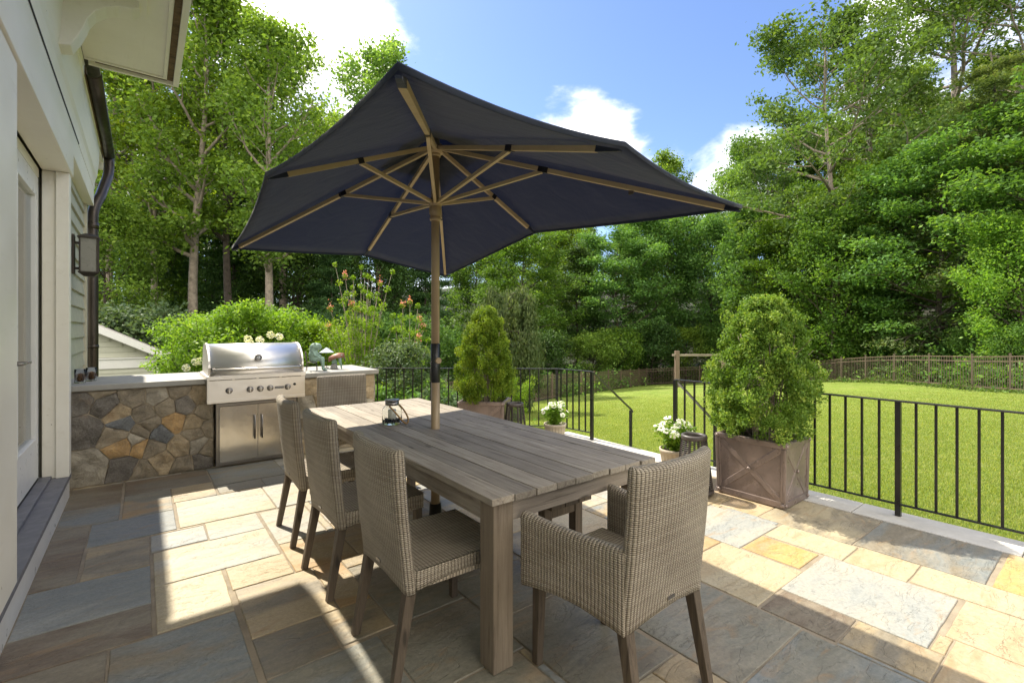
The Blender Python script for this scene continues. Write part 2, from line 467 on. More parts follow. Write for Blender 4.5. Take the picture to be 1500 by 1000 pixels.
# ------------------------------------------------------------------ mesh tools
class MB:
    def __init__(s, seed=0):
        s.v = []; s.f = []; s.mi = []; s.c = []; s.c2 = []; s.r = []; s.uv = []; s.sm = []
        s.rg = random.Random(seed)
        s.m = 0; s.col = (0.5, 0.5, 0.5); s.col2 = None; s.rnd = None; s.smooth = False
    def newr(s):
        s.rnd = s.rg.random()
        return s
    def face(s, idx, uv=None, smooth=None):
        s.f.append(tuple(idx)); s.mi.append(s.m); s.c.append(s.col); s.c2.append(s.col2 or s.col)
        s.r.append(s.rnd if s.rnd is not None else 0.5)
        s.uv.append(uv or [(0, 0)] * len(idx))
        s.sm.append(s.smooth if smooth is None else smooth)
    def vs(s, pts):
        b = len(s.v)
        s.v.extend([tuple(p) for p in pts])
        return b
    def hexa(s, p):
        """p: 8 points, bottom 4 ccw then top 4"""
        if s.rnd is None or True:
            s.rnd = s.rg.random()
        b = s.vs(p)
        for q in ((3, 2, 1, 0), (4, 5, 6, 7), (0, 1, 5, 4), (1, 2, 6, 5), (2, 3, 7, 6), (3, 0, 4, 7)):
            s.face([b + i for i in q])
    def box(s, x0, x1, y0, y1, z0, z1):
        s.hexa([(x0, y0, z0), (x1, y0, z0), (x1, y1, z0), (x0, y1, z0), (x0, y0, z1), (x1, y0, z1), (x1, y1, z1), (x0, y1, z1)])
    def beam(s, a, b, w0, h0, w1=None, h1=None, up=(0, 0, 1)):
        a = Vector(a); b = Vector(b)
        d = (b - a).normalized()
        u = Vector(up)
        if abs(d.dot(u)) > 0.99:
            u = Vector((1, 0, 0))
        sx = d.cross(u).normalized(); sy = sx.cross(d).normalized()
        w1 = w0 if w1 is None else w1; h1 = h0 if h1 is None else h1
        P = []
        for c, ww, hh in ((a, w0, h0), (b, w1, h1)):
            for i, j in ((-1, -1), (1, -1), (1, 1), (-1, 1)):
                P.append(c + sx * (i * ww / 2) + sy * (j * hh / 2))
        s.hexa([P[3], P[2], P[1], P[0], P[7], P[6], P[5], P[4]])
    def leg(s, a, b, w0, w1, ang=0):
        """square leg from top a to foot b, horizontal ends"""
        P = []
        for c, w_ in ((b, w1), (a, w0)):
            for i, j in ((-1, -1), (1, -1), (1, 1), (-1, 1)):
                P.append((c[0] + i * w_ / 2, c[1] + j * w_ / 2, c[2]))
        s.hexa(P)
    def tube(s, pts, rad, n=8, cap=True, smooth=True):
        s.rnd = s.rg.random()
        pts = [Vector(p) for p in pts]
        if not isinstance(rad, (list, tuple)):
            rad = [rad] * len(pts)
        rings = []
        pu = None
        for i, p in enumerate(pts):
            d = (pts[min(i + 1, len(pts) - 1)] - pts[max(i - 1, 0)]).normalized()
            if pu is None:
                pu = Vector((0, 0, 1)) if abs(d.z) < 0.9 else Vector((1, 0, 0))
            sx = d.cross(pu)
            if sx.length < 1e-5:
                sx = d.cross(Vector((0, 1, 0)))
            sx.normalize(); sy = sx.cross(d).normalized(); pu = sy
            rings.append([p + (sx * math.cos(t) + sy * math.sin(t)) * rad[i] for t in (2 * math.pi * k / n for k in range(n))])
        s.loft(rings, cap, cap, smooth)
    def loft(s, rings, cap0=True, cap1=True, smooth=True, uv=False, swap=False, v0=0.0, close=True, cx=(0, 1)):
        n = len(rings[0])
        bs = [s.vs(r) for r in rings]
        k = n if close else n - 1
        us = None
        vv = v0
        if uv:
            best = rings[len(rings) // 2]
            us = [0.0]
            for i in range(n):
                us.append(us[-1] + (Vector(best[(i + 1) % n]) - Vector(best[i])).length)
        for j in range(len(rings) - 1):
            if uv:
                dv = sum((Vector(rings[j + 1][i]) - Vector(rings[j][i])).length for i in range(n)) / n
            for i in range(k):
                i2 = (i + 1) % n
                q = [bs[j] + i, bs[j] + i2, bs[j + 1] + i2, bs[j + 1] + i]
                if uv:
                    t = [(us[i], vv), (us[i + 1], vv), (us[i + 1], vv + dv), (us[i], vv + dv)]
                    if swap:
                        t = [(b_, a_) for a_, b_ in t]
                    s.face(q, t, smooth)
                else:
                    s.face(q, None, smooth)
            if uv:
                vv += dv
        if cap0:
            s.face([bs[0] + i for i in reversed(range(n))], [(rings[0][i][cx[0]], rings[0][i][cx[1]]) for i in reversed(range(n))], False)
        if cap1:
            s.face([bs[-1] + i for i in range(n)], [(rings[-1][i][cx[0]], rings[-1][i][cx[1]]) for i in range(n)], False)
    def lathe(s, prof, c=(0, 0, 0), n=24, smooth=True, cap0=True, cap1=True):
        s.rnd = s.rg.random()
        rings = [[(c[0] + r * math.cos(2 * math.pi * k / n), c[1] + r * math.sin(2 * math.pi * k / n), c[2] + z) for k in range(n)] for r, z in prof]
        s.loft(rings, cap0, cap1, smooth)
    def grid(s, fn, nu, nv, uvf=None, smooth=True):
        b = s.vs([fn(i / nu, j / nv) for j in range(nv + 1) for i in range(nu + 1)])
        for j in range(nv):
            for i in range(nu):
                q = [b + j * (nu + 1) + i, b + j * (nu + 1) + i + 1, b + (j + 1) * (nu + 1) + i + 1, b + (j + 1) * (nu + 1) + i]
                uv = None
                if uvf:
                    uv = [uvf(i / nu, j / nv), uvf((i + 1) / nu, j / nv), uvf((i + 1) / nu, (j + 1) / nv), uvf(i / nu, (j + 1) / nv)]
                s.face(q, uv, smooth)
    def mesh(s, name, mats):
        me = bpy.data.meshes.new(name)
        me.from_pydata(s.v, [], s.f)
        for m_ in mats:
            me.materials.append(m_)
        me.polygons.foreach_set('material_index', s.mi)
        me.polygons.foreach_set('use_smooth', s.sm)
        ul = me.uv_layers.new(name='UVMap')
        ul.data.foreach_set('uv', [x for f in s.uv for t in f for x in t])
        a = me.attributes.new('rnd', 'FLOAT', 'FACE'); a.data.foreach_set('value', s.r)
        a = me.attributes.new('col', 'FLOAT_VECTOR', 'FACE'); a.data.foreach_set('vector', [x for c in s.c for x in c])
        a = me.attributes.new('col2', 'FLOAT_VECTOR', 'FACE'); a.data.foreach_set('vector', [x for c in s.c2 for x in c])
        me.update()
        return me
    def obj(s, name, mats, parent=None, bevel=0, seg=2):
        if not isinstance(mats, (list, tuple)):
            mats = [mats]
        o = bpy.data.objects.new(name, s.mesh(name, mats))
        COL.objects.link(o)
        if parent:
            o.parent = parent
        if bevel:
            b = o.modifiers.new('bevel', 'BEVEL')
            b.width = bevel; b.segments = seg; b.limit_method = 'ANGLE'; b.angle_limit = R(40)
        return o

def tag(o, label=None, cat=None, group=None, kind=None):
    for k, v in (('label', label), ('category', cat), ('group', group), ('kind', kind)):
        if v:
            o[k] = v
    return o

def thing(name, label, cat, loc=(0, 0, 0), rz=0.0, group=None):
    o = bpy.data.objects.new(name, None)
    o.empty_display_size = 0.2
    COL.objects.link(o)
    o.location = loc
    o.rotation_euler = (0, 0, rz)
    return tag(o, label, cat, group)

def copy_tree(o, parent=None):
    c = o.copy()
    COL.objects.link(c)
    c.parent = parent
    for ch in [x for x in bpy.data.objects if x.parent == o]:
        copy_tree(ch, c)
    return c

def clone(src, loc, rz, label, group=None):
    c = copy_tree(src)
    c.location = loc
    c.rotation_euler = (0, 0, rz)
    c['label'] = label
    if group:
        c['group'] = group
    return c

def bezier(p, n):
    p = [Vector(q) for q in p]
    out = []
    for i in range(n + 1):
        t = i / n
        q = p[:]
        while len(q) > 1:
            q = [q[k].lerp(q[k + 1], t) for k in range(len(q) - 1)]
        out.append(q[0])
    return out

# ------------------------------------------------------------------ terrain
def gz(x, y):
    z = -0.1 - 0.02 * (x - 4.7) - 0.1 * y
    if y < 0:
        z = -0.1 - 0.02 * (x - 4.7) - 0.05 * y
    if x < 4.7:
        z = min(-0.1 - 0.1 * y, -0.25) + 0.05 * min(0, x) * 0.2
    z = max(z, -3.2)
    d = max(0, x - 36) * 0.16 + max(0, y - 30) * 0.02 + max(0, x - 24) * 0.10 * min(1, max(0, (12 - y) / 10))
    far = max(0, math.hypot(x, y) - 48) * 0.10 if (y > -20 and x > -60) else 0
    return z + min(d, 9) + min(far, 9)

def ground():
    xs = list(np.concatenate([np.linspace(-160, -12, 12), np.linspace(-8, 44, 66), np.linspace(50, 220, 16)]))
    ys = list(np.concatenate([np.linspace(-120, -12, 8), np.linspace(-8, 44, 66), np.linspace(50, 220, 16)]))
    mb = MB()
    b = mb.vs([(x, y, gz(x, y) - 0.03) for y in ys for x in xs])
    n = len(xs)
    for j in range(len(ys) - 1):
        for i in range(n - 1):
            q = b + j * n + i
            mb.face([q, q + 1, q + 1 + n, q + n], None, True)
    tag(mb.obj('ground', M['litter']), kind='structure')
ground()

# the fence runs round the lawn; the lawn stops at it
FENCE = [(6.2, 12.6), (9.2, 14.3), (12.1, 15.9), (14.8, 17.3), (18.2, 18.7), (21.7, 19.9), (26.0, 21.4), (30.5, 22.6),
         (33.5, 20.0), (33.4, 15.4), (30.8, 10.9), (27.2, 6.6), (24.4, 3.6), (22.3, 1.4), (20.4, -0.6), (18.4, -2.8), (16.5, -5.5), (14.5, -9)]
def inside(x, y, poly):
    c = False
    j = len(poly) - 1
    for i in range(len(poly)):
        xi, yi = poly[i]; xj, yj = poly[j]
        if (yi > y) != (yj > y) and x < (xj - xi) * (y - yi) / (yj - yi) + xi:
            c = not c
        j = i
    return c
LAWN = [(4.6, -9)] + [(4.6, 4.9), (3.4, 6.0), (3.2, 8.5), (4.2, 11.2)] + FENCE

def lawn():
    mb = MB()
    st = 0.4
    idx = {}
    pts = []
    for iy in range(-24, 60):
        for ix in range(5, 90):
            x, y = ix * st, iy * st
            if inside(x + st / 2, y + st / 2, LAWN):
                q = []
                for a, b_ in ((0, 0), (1, 0), (1, 1), (0, 1)):
                    k = (ix + a, iy + b_)
                    if k not in idx:
                        idx[k] = len(pts)
                        X, Y = k[0] * st, k[1] * st
                        pts.append((X, Y, gz(X, Y)))
                    q.append(idx[k])
                mb.f.append(tuple(q))
    f = mb.f; mb.f = []
    mb.vs(pts)
    for q in f:
        mb.face(q, None, True)
    tag(mb.obj('lawn', M['lawn']), kind='structure')
lawn()

def quad_cloud(name, P, U, V, rnd, m, obj=True):
    """P centres, U/V half axes (N,3): one rhombus leaf each"""
    n = len(P)
    v = np.empty((n, 4, 3), np.float32)
    v[:, 0] = P - U; v[:, 1] = P - V; v[:, 2] = P + U; v[:, 3] = P + V
    me = bpy.data.meshes.new(name)
    me.vertices.add(n * 4)
    me.vertices.foreach_set('co', v.ravel())
    me.loops.add(n * 4)
    me.loops.foreach_set('vertex_index', np.arange(n * 4, dtype=np.int32))
    me.polygons.add(n)
    me.polygons.foreach_set('loop_start', np.arange(0, n * 4, 4, dtype=np.int32))
    me.polygons.foreach_set('loop_total', np.full(n, 4, dtype=np.int32))
    a = me.attributes.new('rnd', 'FLOAT', 'FACE')
    a.data.foreach_set('value', rnd.astype(np.float32))
    me.materials.append(m)
    me.update(calc_edges=True)
    return me

def leaf_axes(rs, n, size, tilt=0.9, aspect=0.55, dirs=None):
    """random leaf axes: normals scattered round straight up by tilt"""
    nrm = rs.normal(0, tilt, (n, 3)); nrm[:, 2] += 1.0
    nrm /= np.linalg.norm(nrm, axis=1)[:, None]
    a = rs.normal(0, 1, (n, 3)) if dirs is None else dirs + rs.normal(0, 0.35, (n, 3))
    u = a - nrm * np.sum(a * nrm, 1)[:, None]
    u /= np.linalg.norm(u, axis=1)[:, None] + 1e-9
    v = np.cross(nrm, u)
    s = size * rs.uniform(0.65, 1.3, n)[:, None]
    return u * s * 0.5, v * s * 0.5 * aspect

def grass():
    rs = np.random.RandomState(4)
    n = 620000
    r = 3.0 + 24 * rs.beta(1.25, 2.4, n)
    ang = rs.uniform(R(-22), R(55), n)
    x = r * np.cos(ang); y = r * np.sin(ang)
    ok = np.array([x[i] > 4.74 and inside(x[i], y[i], LAWN) and not (4.6 < x[i] < 5.95 and 3.0 < y[i] < 4.3) for i in range(n)])
    x = x[ok]; y = y[ok]; r = r[ok]
    n = len(x)
    z = np.array([gz(a, b) for a, b in zip(x, y)])
    # quantise to the lawn sheet
    h = rs.uniform(0.015, 0.040, n)
    a = rs.uniform(0, 2 * np.pi, n)
    lean = rs.uniform(0, 0.8, n) * h
    up = np.stack([np.cos(a) * lean, np.sin(a) * lean, h], 1) * 0.5
    b = a + rs.uniform(1, 2, n)
    w_ = (0.0030 + 0.0005 * r)[:, None]
    side = np.stack([np.cos(b), np.sin(b), 0 * b], 1) * w_ * 0.5
    P = np.stack([x, y, z + h * 0.42], 1)
    me = quad_cloud('grass', P, up, side, rs.uniform(0, 1, n) ** 1.3, M['grass'])
    o = bpy.data.objects.new('grass', me)
    COL.objects.link(o)
    tag(o, 'short bright green lawn grass beyond the black railing', 'grass', kind='stuff')
grass()

# ------------------------------------------------------------------ patio
BLUE = (0.185, 0.20, 0.195); BLUEG = (0.19, 0.18, 0.14); OLIVE = (0.20, 0.17, 0.12); BROWN = (0.145, 0.105, 0.07); DGREY = (0.15, 0.135, 0.11)
CREAM = (0.40, 0.335, 0.215); WHITE = (0.345, 0.325, 0.275); TAN = (0.37, 0.285, 0.165); YEL = (0.44, 0.30, 0.11); PEACH = (0.44, 0.33, 0.21); ORG = (0.36, 0.22, 0.09)
LBLUE = (0.275, 0.285, 0.27)
ST = [
 (-.5, -.135, 5.17, 5.8, OLIVE, BROWN), (-.13, .515, 5.32, 5.8, DGREY, BROWN), (.52, 1.14, 5.16, 5.8, BLUEG, BLUE), (.53, .9, 4.9, 5.15, OLIVE, BLUEG),
 (.9, 1.4, 4.9, 5.15, BLUEG, BLUEG), (-.13, .2, 4.69, 5.32, BLUEG, ORG), (.2, .525, 4.87, 5.32, TAN, OLIVE), (-.5, -.14, 4.70, 5.17, OLIVE, BLUE),
 (-.3, .2, 4.22, 4.69, BLUE, BLUE), (-.5, -.3, 3.68, 4.70, BROWN, OLIVE), (-.29, .04, 3.68, 4.20, OLIVE, TAN), (.21, .86, 4.23, 4.87, WHITE, CREAM),
 (.04, .365, 3.88, 4.19, LBLUE, WHITE), (.365, .71, 3.86, 4.22, CREAM, WHITE), (.05, .715, 3.35, 3.86, WHITE, CREAM), (.39, .72, 3.04, 3.35, CREAM, TAN),
 (.05, .385, 2.83, 3.35, CREAM, CREAM), (.395, .81, 2.51, 3.04, TAN, OLIVE), (-.5, .04, 3.17, 3.68, BLUE, LBLUE), (-.5, .045, 2.83, 3.17, OLIVE, BROWN),
 (-.5, -.12, 2.2, 2.83, BROWN, OLIVE), (-.12, .385, 2.16, 2.82, BLUE, OLIVE), (.395, .72, 2.18, 2.51, OLIVE, DGREY), (.72, .98, 2.2, 2.51, OLIVE, TAN),
 (.98, 1.38, 2.2, 2.9, BLUEG, OLIVE), (.4, .88, 1.7, 2.18, BLUEG, BLUE), (.88, 1.38, 1.69, 2.18, BLUEG, OLIVE), (1.38, 1.88, 1.24, 1.92, BLUEG, OLIVE),
 (1.9, 2.53, .97, 1.6, BLUEG, OLIVE), (2.54, 3.12, 1.19, 1.7, CREAM, TAN), (3.12, 3.7, 1.58, 2.12, LBLUE, WHITE), (3.14, 3.44, 1.22, 1.58, YEL, ORG),
 (3.46, 3.76, 1.1, 1.58, CREAM, CREAM), (3.7, 3.76, 1.58, 1.6, CREAM, CREAM), (3.76, 4.42, 1.14, 1.76, OLIVE, CREAM), (3.78, 4.42, .5, 1.14, OLIVE, BLUE), (3.78, 4.42, -.1, .48, YEL, TAN),
 (2.82, 3.46, .56, 1.2, WHITE, LBLUE), (2.54, 2.82, .83, 1.18, BROWN, OLIVE), (2.55, 2.83, .5, .83, TAN, OLIVE), (3.46, 3.78, .78, 1.1, CREAM, TAN), (3.48, 3.78, .3, .78, CREAM, CREAM),
 (1.95, 2.52, .42, .97, BLUE, BLUEG), (3.0, 3.48, .06, .54, PEACH, TAN), (2.55, 3.0, 0.0, .5, TAN, PEACH), (.72, .98, 2.51, 3.04, TAN, ORG), (.72, 1.1, 3.04, 3.5, ORG, TAN),
 (.72, 1.05, 3.5, 4.2, CREAM, WHITE), (.86, 1.4, 4.22, 4.88, WHITE, CREAM), (1.5, 2.1, 4.3, 4.9, CREAM, WHITE), (2.3, 2.8, 2.2, 2.8, TAN, CREAM), (2.53, 3.12, 1.7, 2.1, TAN, ORG),
 (3.3, 4.0, 2.12, 2.5, TAN, OLIVE), (4.0, 4.42, 1.76, 2.6, PEACH, TAN), (3.4, 4.0, 2.5, 3.1, PEACH, CREAM),
]
def paving_stones():
    g = 0.01
    X0, X1, Y0, Y1 = -0.5, 4.42, -1.6, 6.9
    nx, ny = round((X1 - X0) / g), round((Y1 - Y0) / g)
    occ = np.zeros((nx, ny), bool)
    rects = []
    for x0, x1, y0, y1, c, c2 in ST:
        i0, i1, j0, j1 = [round(v) for v in ((x0 - X0) / g, (x1 - X0) / g, (y0 - Y0) / g, (y1 - Y0) / g)]
        i1 = min(i1, nx)
        sub = occ[i0:i1, j0:j1]
        if sub.any():            # trim rounding overlaps
            while i1 > i0 and occ[i0, j0:j1].mean() > .5: i0 += 1
            while i1 > i0 and occ[i1 - 1, j0:j1].mean() > .5: i1 -= 1
            while j1 > j0 and occ[i0:i1, j0].mean() > .5: j0 += 1
            while j1 > j0 and occ[i0:i1, j1 - 1].mean() > .5: j1 -= 1
        occ[i0:i1, j0:j1] = True
        rects.append((i0, i1, j0, j1, c, c2))
    rg = random.Random(11)
    pal = [CREAM, TAN, WHITE, OLIVE, BLUEG, BLUE, CREAM, PEACH, LBLUE, YEL, CREAM, TAN]
    for j in range(ny):
        for i in range(nx):
            if occ[i, j]:
                continue
            W_, H_ = rg.choice([44, 32, 60, 48, 64]), rg.choice([32, 48, 60, 44])
            a = i
            while a < nx and not occ[a, j] and a - i < W_: a += 1
            if nx - a < 18 and a < nx: 
                while a < nx and not occ[a, j]: a += 1
            b = j
            while b < ny and b - j < H_ and not occ[i:a, b].any(): b += 1
            occ[i:a, j:b] = True
            c, c2 = rg.choice(pal), rg.choice(pal)
            if (a - i) * (b - j) < 120: 
                c = c2 = TAN
            rects.append((i, a, j, b, c, c2))
    mb = MB(3)
    for (i0, i1, j0, j1, c, c2) in rects:
        if i1 - i0 < 3 or j1 - j0 < 3:
            continue
        x0, x1, y0, y1 = X0 + i0 * g, X0 + i1 * g, Y0 + j0 * g, Y0 + j1 * g
        mb.newr(); mb.col = c; mb.col2 = c2
        dz = rg.uniform(-0.001, 0.0015)
        e = 0.0045
        # wavy outline
        def ring(e_, z, amp, seed):
            pts = []
            m_ = 10
            A = [(x0 + e_, y0 + e_), (x1 - e_, y0 + e_), (x1 - e_, y1 - e_), (x0 + e_, y1 - e_)]
            for k in range(4):
                p, q = A[k], A[(k + 1) % 4]
                for s_ in range(m_):
                    t = s_ / m_
                    px, py = p[0] + (q[0] - p[0]) * t, p[1] + (q[1] - p[1]) * t
                    nn = mnoise.noise(Vector((px * 9, py * 9, seed))) * amp
                    cx, cy = (x0 + x1) / 2, (y0 + y1) / 2
                    l = math.hypot(cx - px, cy - py)
                    pts.append((px + (cx - px) / l * nn, py + (cy - py) / l * nn, z))
            return pts
        sd = mb.rnd * 50
        ins = min(0.004, (x1 - x0) / 8)
        mb.loft([ring(e - 0.001, -0.016, 0.0035, sd), ring(e, -0.004 + dz, 0.0035, sd), ring(e + ins * 0.5, -0.0012 + dz, 0.0035, sd), ring(e + ins, dz, 0.0035, sd)], False, True, False)
    me = mb.mesh('patio_paving', [M['paving']])
    bm = bmesh.new(); bm.from_mesh(me)
    # clip at the diagonal back corner and the back edge
    n_ = Vector((6.45 - 4.85, 4.42 - 2.45, 0)).normalized()
    bmesh.ops.bisect_plane(bm, geom=bm.verts[:] + bm.edges[:] + bm.faces[:], plane_co=(4.42, 4.82, 0), plane_no=n_, clear_outer=True)
    bm.to_mesh(me); bm.free()
    o = bpy.data.objects.new('patio_paving', me)
    COL.objects.link(o)
    tag(o, kind='structure')
    # bedding mortar (top shows in the joints) and the raised patio body
    outl = [(-0.6, -1.6), (4.42, -1.6), (4.42, 4.82), (2.4, 6.46), (2.4, 6.9), (-0.6, 6.9)]
    mb = MB(); b = mb.vs([(x, y, -0.0055) for x, y in outl] + [(x, y, -1.2) for x, y in outl])
    mb.face([b + i for i in range(6)])
    for i in range(6):
        mb.face([b + i, b + 6 + i, b + 6 + (i + 1) % 6, b + (i + 1) % 6])
    tag(mb.obj('patio_joints', M['joint']), kind='structure')
paving_stones()

# coping stones along the edge
def coping():
    mb = MB(8)
    ys = [-1.6, -0.62, 0.42, 1.35, 2.35, 3.07]
    for a, b in zip(ys, ys[1:]):
        mb.box(4.425, 4.735, a + 0.003, b - 0.003, -0.9, 0.004)
    mb.box(4.425, 4.735, 3.073, 4.25, -0.9, 0.002)
    mb.box(4.425, 4.735, 4.256, 4.84, -0.9, 0.004)
    a, b = Vector((4.58, 4.86, 0)), Vector((2.5, 6.62, 0))
    d = (b - a).normalized(); n_ = Vector((d.y, -d.x, 0)) * 0.155
    for t0, t1 in ((0, .33), (.33, .66), (.66, 1)):
        p, q = a.lerp(b, t0 + 0.001), a.lerp(b, t1 - 0.001)
        mb.hexa([(p + n_ + Vector((0, 0, -.9))), (q + n_ + Vector((0, 0, -.9))), (q - n_ + Vector((0, 0, -.9))), (p - n_ + Vector((0, 0, -.9))),
                 (p + n_ + Vector((0, 0, .002))), (q + n_ + Vector((0, 0, .002))), (q - n_ + Vector((0, 0, .002))), (p - n_ + Vector((0, 0, .002)))])
    o = mb.obj('patio_kerb', M['coping'], bevel=0.006)
    tag(o, kind='structure')
    mb = MB(5)
    for k in range(3):
        mb.box(4.74 + 0.34 * k, 4.74 + 0.34 * (k + 1), 3.05, 4.27, -1.1, -0.16 * (k + 1))
    tag(mb.obj('garden_steps', M['coping'], bevel=0.006), kind='structure')
coping()

# ------------------------------------------------------------------ house
house = thing('house', 'cream trimmed house with sage green siding and glazed door at the left edge', 'house', (-0.6, 2, 0))
def HX(mb, name, mats, bevel=0, parent=None):
    """parts built in world space, parented to the house"""
    o = mb.obj(name, mats, parent or house, bevel)
    if parent is None:
        o.location = (0.6, -2, 0)
    return o
mb = MB()
mb.box(-6, -0.95, -3, 7.96, -1.2, 3.86)
mb.box(-0.951, -0.64, -3, 3.38, -1.2, 3.86); mb.box(-0.951, -0.64, 5.62, 7.96, -1.2, 3.86); mb.box(-0.951, -0.64, 3.381, 5.619, 2.95, 3.86)
HX(mb, 'wall', M['siding'])
mb = MB()   # lapped boards
z = -1.2
while z < 3.25:
    mb.hexa([(-.66, 5.6, z), (-.565, 5.6, z), (-.565, 7.93, z), (-.66, 7.93, z), (-.66, 5.6, z + .172), (-.588, 5.6, z + .172), (-.588, 7.93, z + .172), (-.66, 7.93, z + .172)])
    z += 0.17
HX(mb, 'siding', M['siding'])
mb = MB()
mb.box(-.66, -.548, 7.93, 8.02, -1.2, 3.3)
HX(mb, 'corner_board', M['siding'], 0.003)
# door surround
mb = MB()
mb.box(-.66, -.575, 5.50, 5.60, .2, 2.76)          # reveal
mb.box(-.574, -.49, 5.475, 5.61, .2, 2.76)         # outer casing
mb.box(-.66, -.49, 2.2, 3.36, .2, 2.76)            # near casing
mb.box(-.66, -.52, 3.361, 3.40, .2, 2.76)
mb.box(-.66, -.475, -3, 5.62, 2.762, 3.0)          # header
mb.box(-.66, -.49, -3, 8.05, 3.002, 3.22)          # frieze
mb.box(-.66, -.505, -3, 2.199, .2, 2.76)
HX(mb, 'door_surround', M['trim'], 0.004)
mb = MB()
mb.box(-.9, -.676, 3.4, 5.5, 2.68, 2.761)
mb.box(-.9, -.676, 5.455, 5.499, .22, 2.679)
HX(mb, 'door_jamb', M['trim'], 0.003)
mb = MB(); mb.box(-.489, -.484, -3, 6.2, 3.222, 3.234)
HX(mb, 'frieze_gap', M['dark_gap'])
# crown: curved board up to the eave
mb = MB()
prof = [(-.49, 3.235), (-.487, 3.32), (-.48, 3.36), (-.465, 3.40), (-.455, 3.50), (-.445, 3.62), (-.443, 3.70), (-.44, 3.74), (-.44, 3.79), (-.43, 3.80), (-.43, 3.93), (-.66, 3.93), (-.66, 3.235)]
mb.loft([[(x, y, z) for x, z in prof] for y in (-3, 8.15)], True, True, False)
HX(mb, 'crown_board', M['trim'])
mb = MB()
mb.box(-.66, -.44, 8.16, 8.9, 3.80, 3.86)
mb.box(-.66, -.40, 8.9, 8.95, 3.70, 3.95)
HX(mb, 'eave_board', M['trim'], 0.004)
mb = MB()
p = [(-6, 3.96), (-.33, 3.96), (-.33, 3.985), (-6, 6.8)]
mb.loft([[(x, y, z) for x, z in p] for y in (-3, 9.0)], True, True, False)
HX(mb, 'roof', M['roof'])
# porch roof
mb = MB()
mb.box(-.429, .242, -3, 5.92, 3.94, 3.995)
mb.box(.242, .290, -3, 5.95, 3.905, 4.16)           # fascia
mb.box(-.40, .241, 5.921, 5.95, 3.905, 4.16)
mb.box(.16, .19, -3, 5.85, 3.925, 3.939)
mb.box(-.40, .19, 5.851, 5.88, 3.925, 3.939)
mb.box(-6, .241, -3, 5.92, 3.996, 4.1)
HX(mb, 'porch_roof', M['trim'], 0.003)
mb = MB()   # dark weathering line inside the edge
mb.box(.193, .241, -3, 5.9, 3.934, 3.9395)
mb.box(-.35, .191, 5.89, 5.919, 3.934, 3.9395)
HX(mb, 'soffit_vent', M['dirty_brown'])
# scrolled bracket
mb = MB()
prof = [(-.48, 3.939), (-.02, 3.939), (-.02, 3.85), (-.06, 3.83)]
prof += [(-.06 - .27 * math.sin(a), 3.83 - .27 * (1 - math.cos(a))) for a in (0.3, 0.6, 0.9, 1.2, 1.4)]
prof += [(-.36, 3.52), (-.40, 3.44), (-.48, 3.42)]
mb.loft([[(x, y, z) for x, z in prof] for y in (4.55, 4.72)], True, True, False)
mb.box(-.49, .03, 4.50, 4.77, 3.9, 3.938)
HX(mb, 'bracket', M['trim'], 0.006)
# step
mb = MB(); mb.box(-.95, -.502, -3, 5.63, -.1, .165)
HX(mb, 'step_riser', M['white_paint'], 0.004)
mb = MB(); mb.box(-.95, -.49, -3, 5.64, .166, .2)
mb.box(-.68, -.60, 3.4, 5.498, .2005, .222)
HX(mb, 'step_tread', M['threshold'], 0.004)
# doors (two leaves)
def door_leaf(y0, y1, handle_y):
    d = bpy.data.objects.new('door', None); COL.objects.link(d); d.parent = house; d.location = (0.6, -2, 0)
    mb = MB(int(y0 * 10))
    x0, x1 = -.72, -.672
    mb.box(x0, x1, y0, y0 + .14, .24, 2.67); mb.box(x0, x1, y1 - .14, y1, .24, 2.67)
    mb.box(x0, x1, y0 + .141, y1 - .141, .24, .56); mb.box(x0, x1, y0 + .141, y1 - .141, 2.52, 2.67)
    for a, b in ((y0 + .142, y0 + .16), (y1 - .16, y1 - .142)):
        mb.box(x0 + .008, x1 + .006, a, b, .562, 2.518)
    mb.box(x0 + .008, x1 + .006, y0 + .161, y1 - .161, .562, .58); mb.box(x0 + .008, x1 + .006, y0 + .161, y1 - .161, 2.50, 2.518)
    mb.obj('door_frame', M['white_paint'], d, 0.003)
    mb = MB(); mb.box(-.702, -.694, y0 + .155, y1 - .155, .575, 2.505)
    mb.obj('glass_pane', M['pane'], d)
    mb = MB(); mb.box(-.733, -.727, y0 + .1, y1 - .1, .3, 2.6)
    mb.obj('blind', M['curtain'], d)
    mb = MB(); mb.box(x0, x1, y0, y1, .222, .238)
    mb.obj('weather_strip', M['dark_gap'], d)
    mb = MB()
    mb.box(-.672, -.664, handle_y - .025, handle_y + .025, 1.12, 1.30)
    mb.tube([(-.664, handle_y, 1.22), (-.61, handle_y, 1.22)], .011, 10)
    mb.tube([(-.612, handle_y, 1.22), (-.612, handle_y + .12, 1.218)], .009, 10)
    mb.obj('handle', M['steel_dark'], d, 0.002)
door_leaf(4.44, 5.44, 4.52)
door_leaf(3.42, 4.43, 4.34)
mb = MB(); mb.box(-.675, -.668, 5.442, 5.452, .24, 2.68)
HX(mb, 'door_seal', M['dark_gap'])
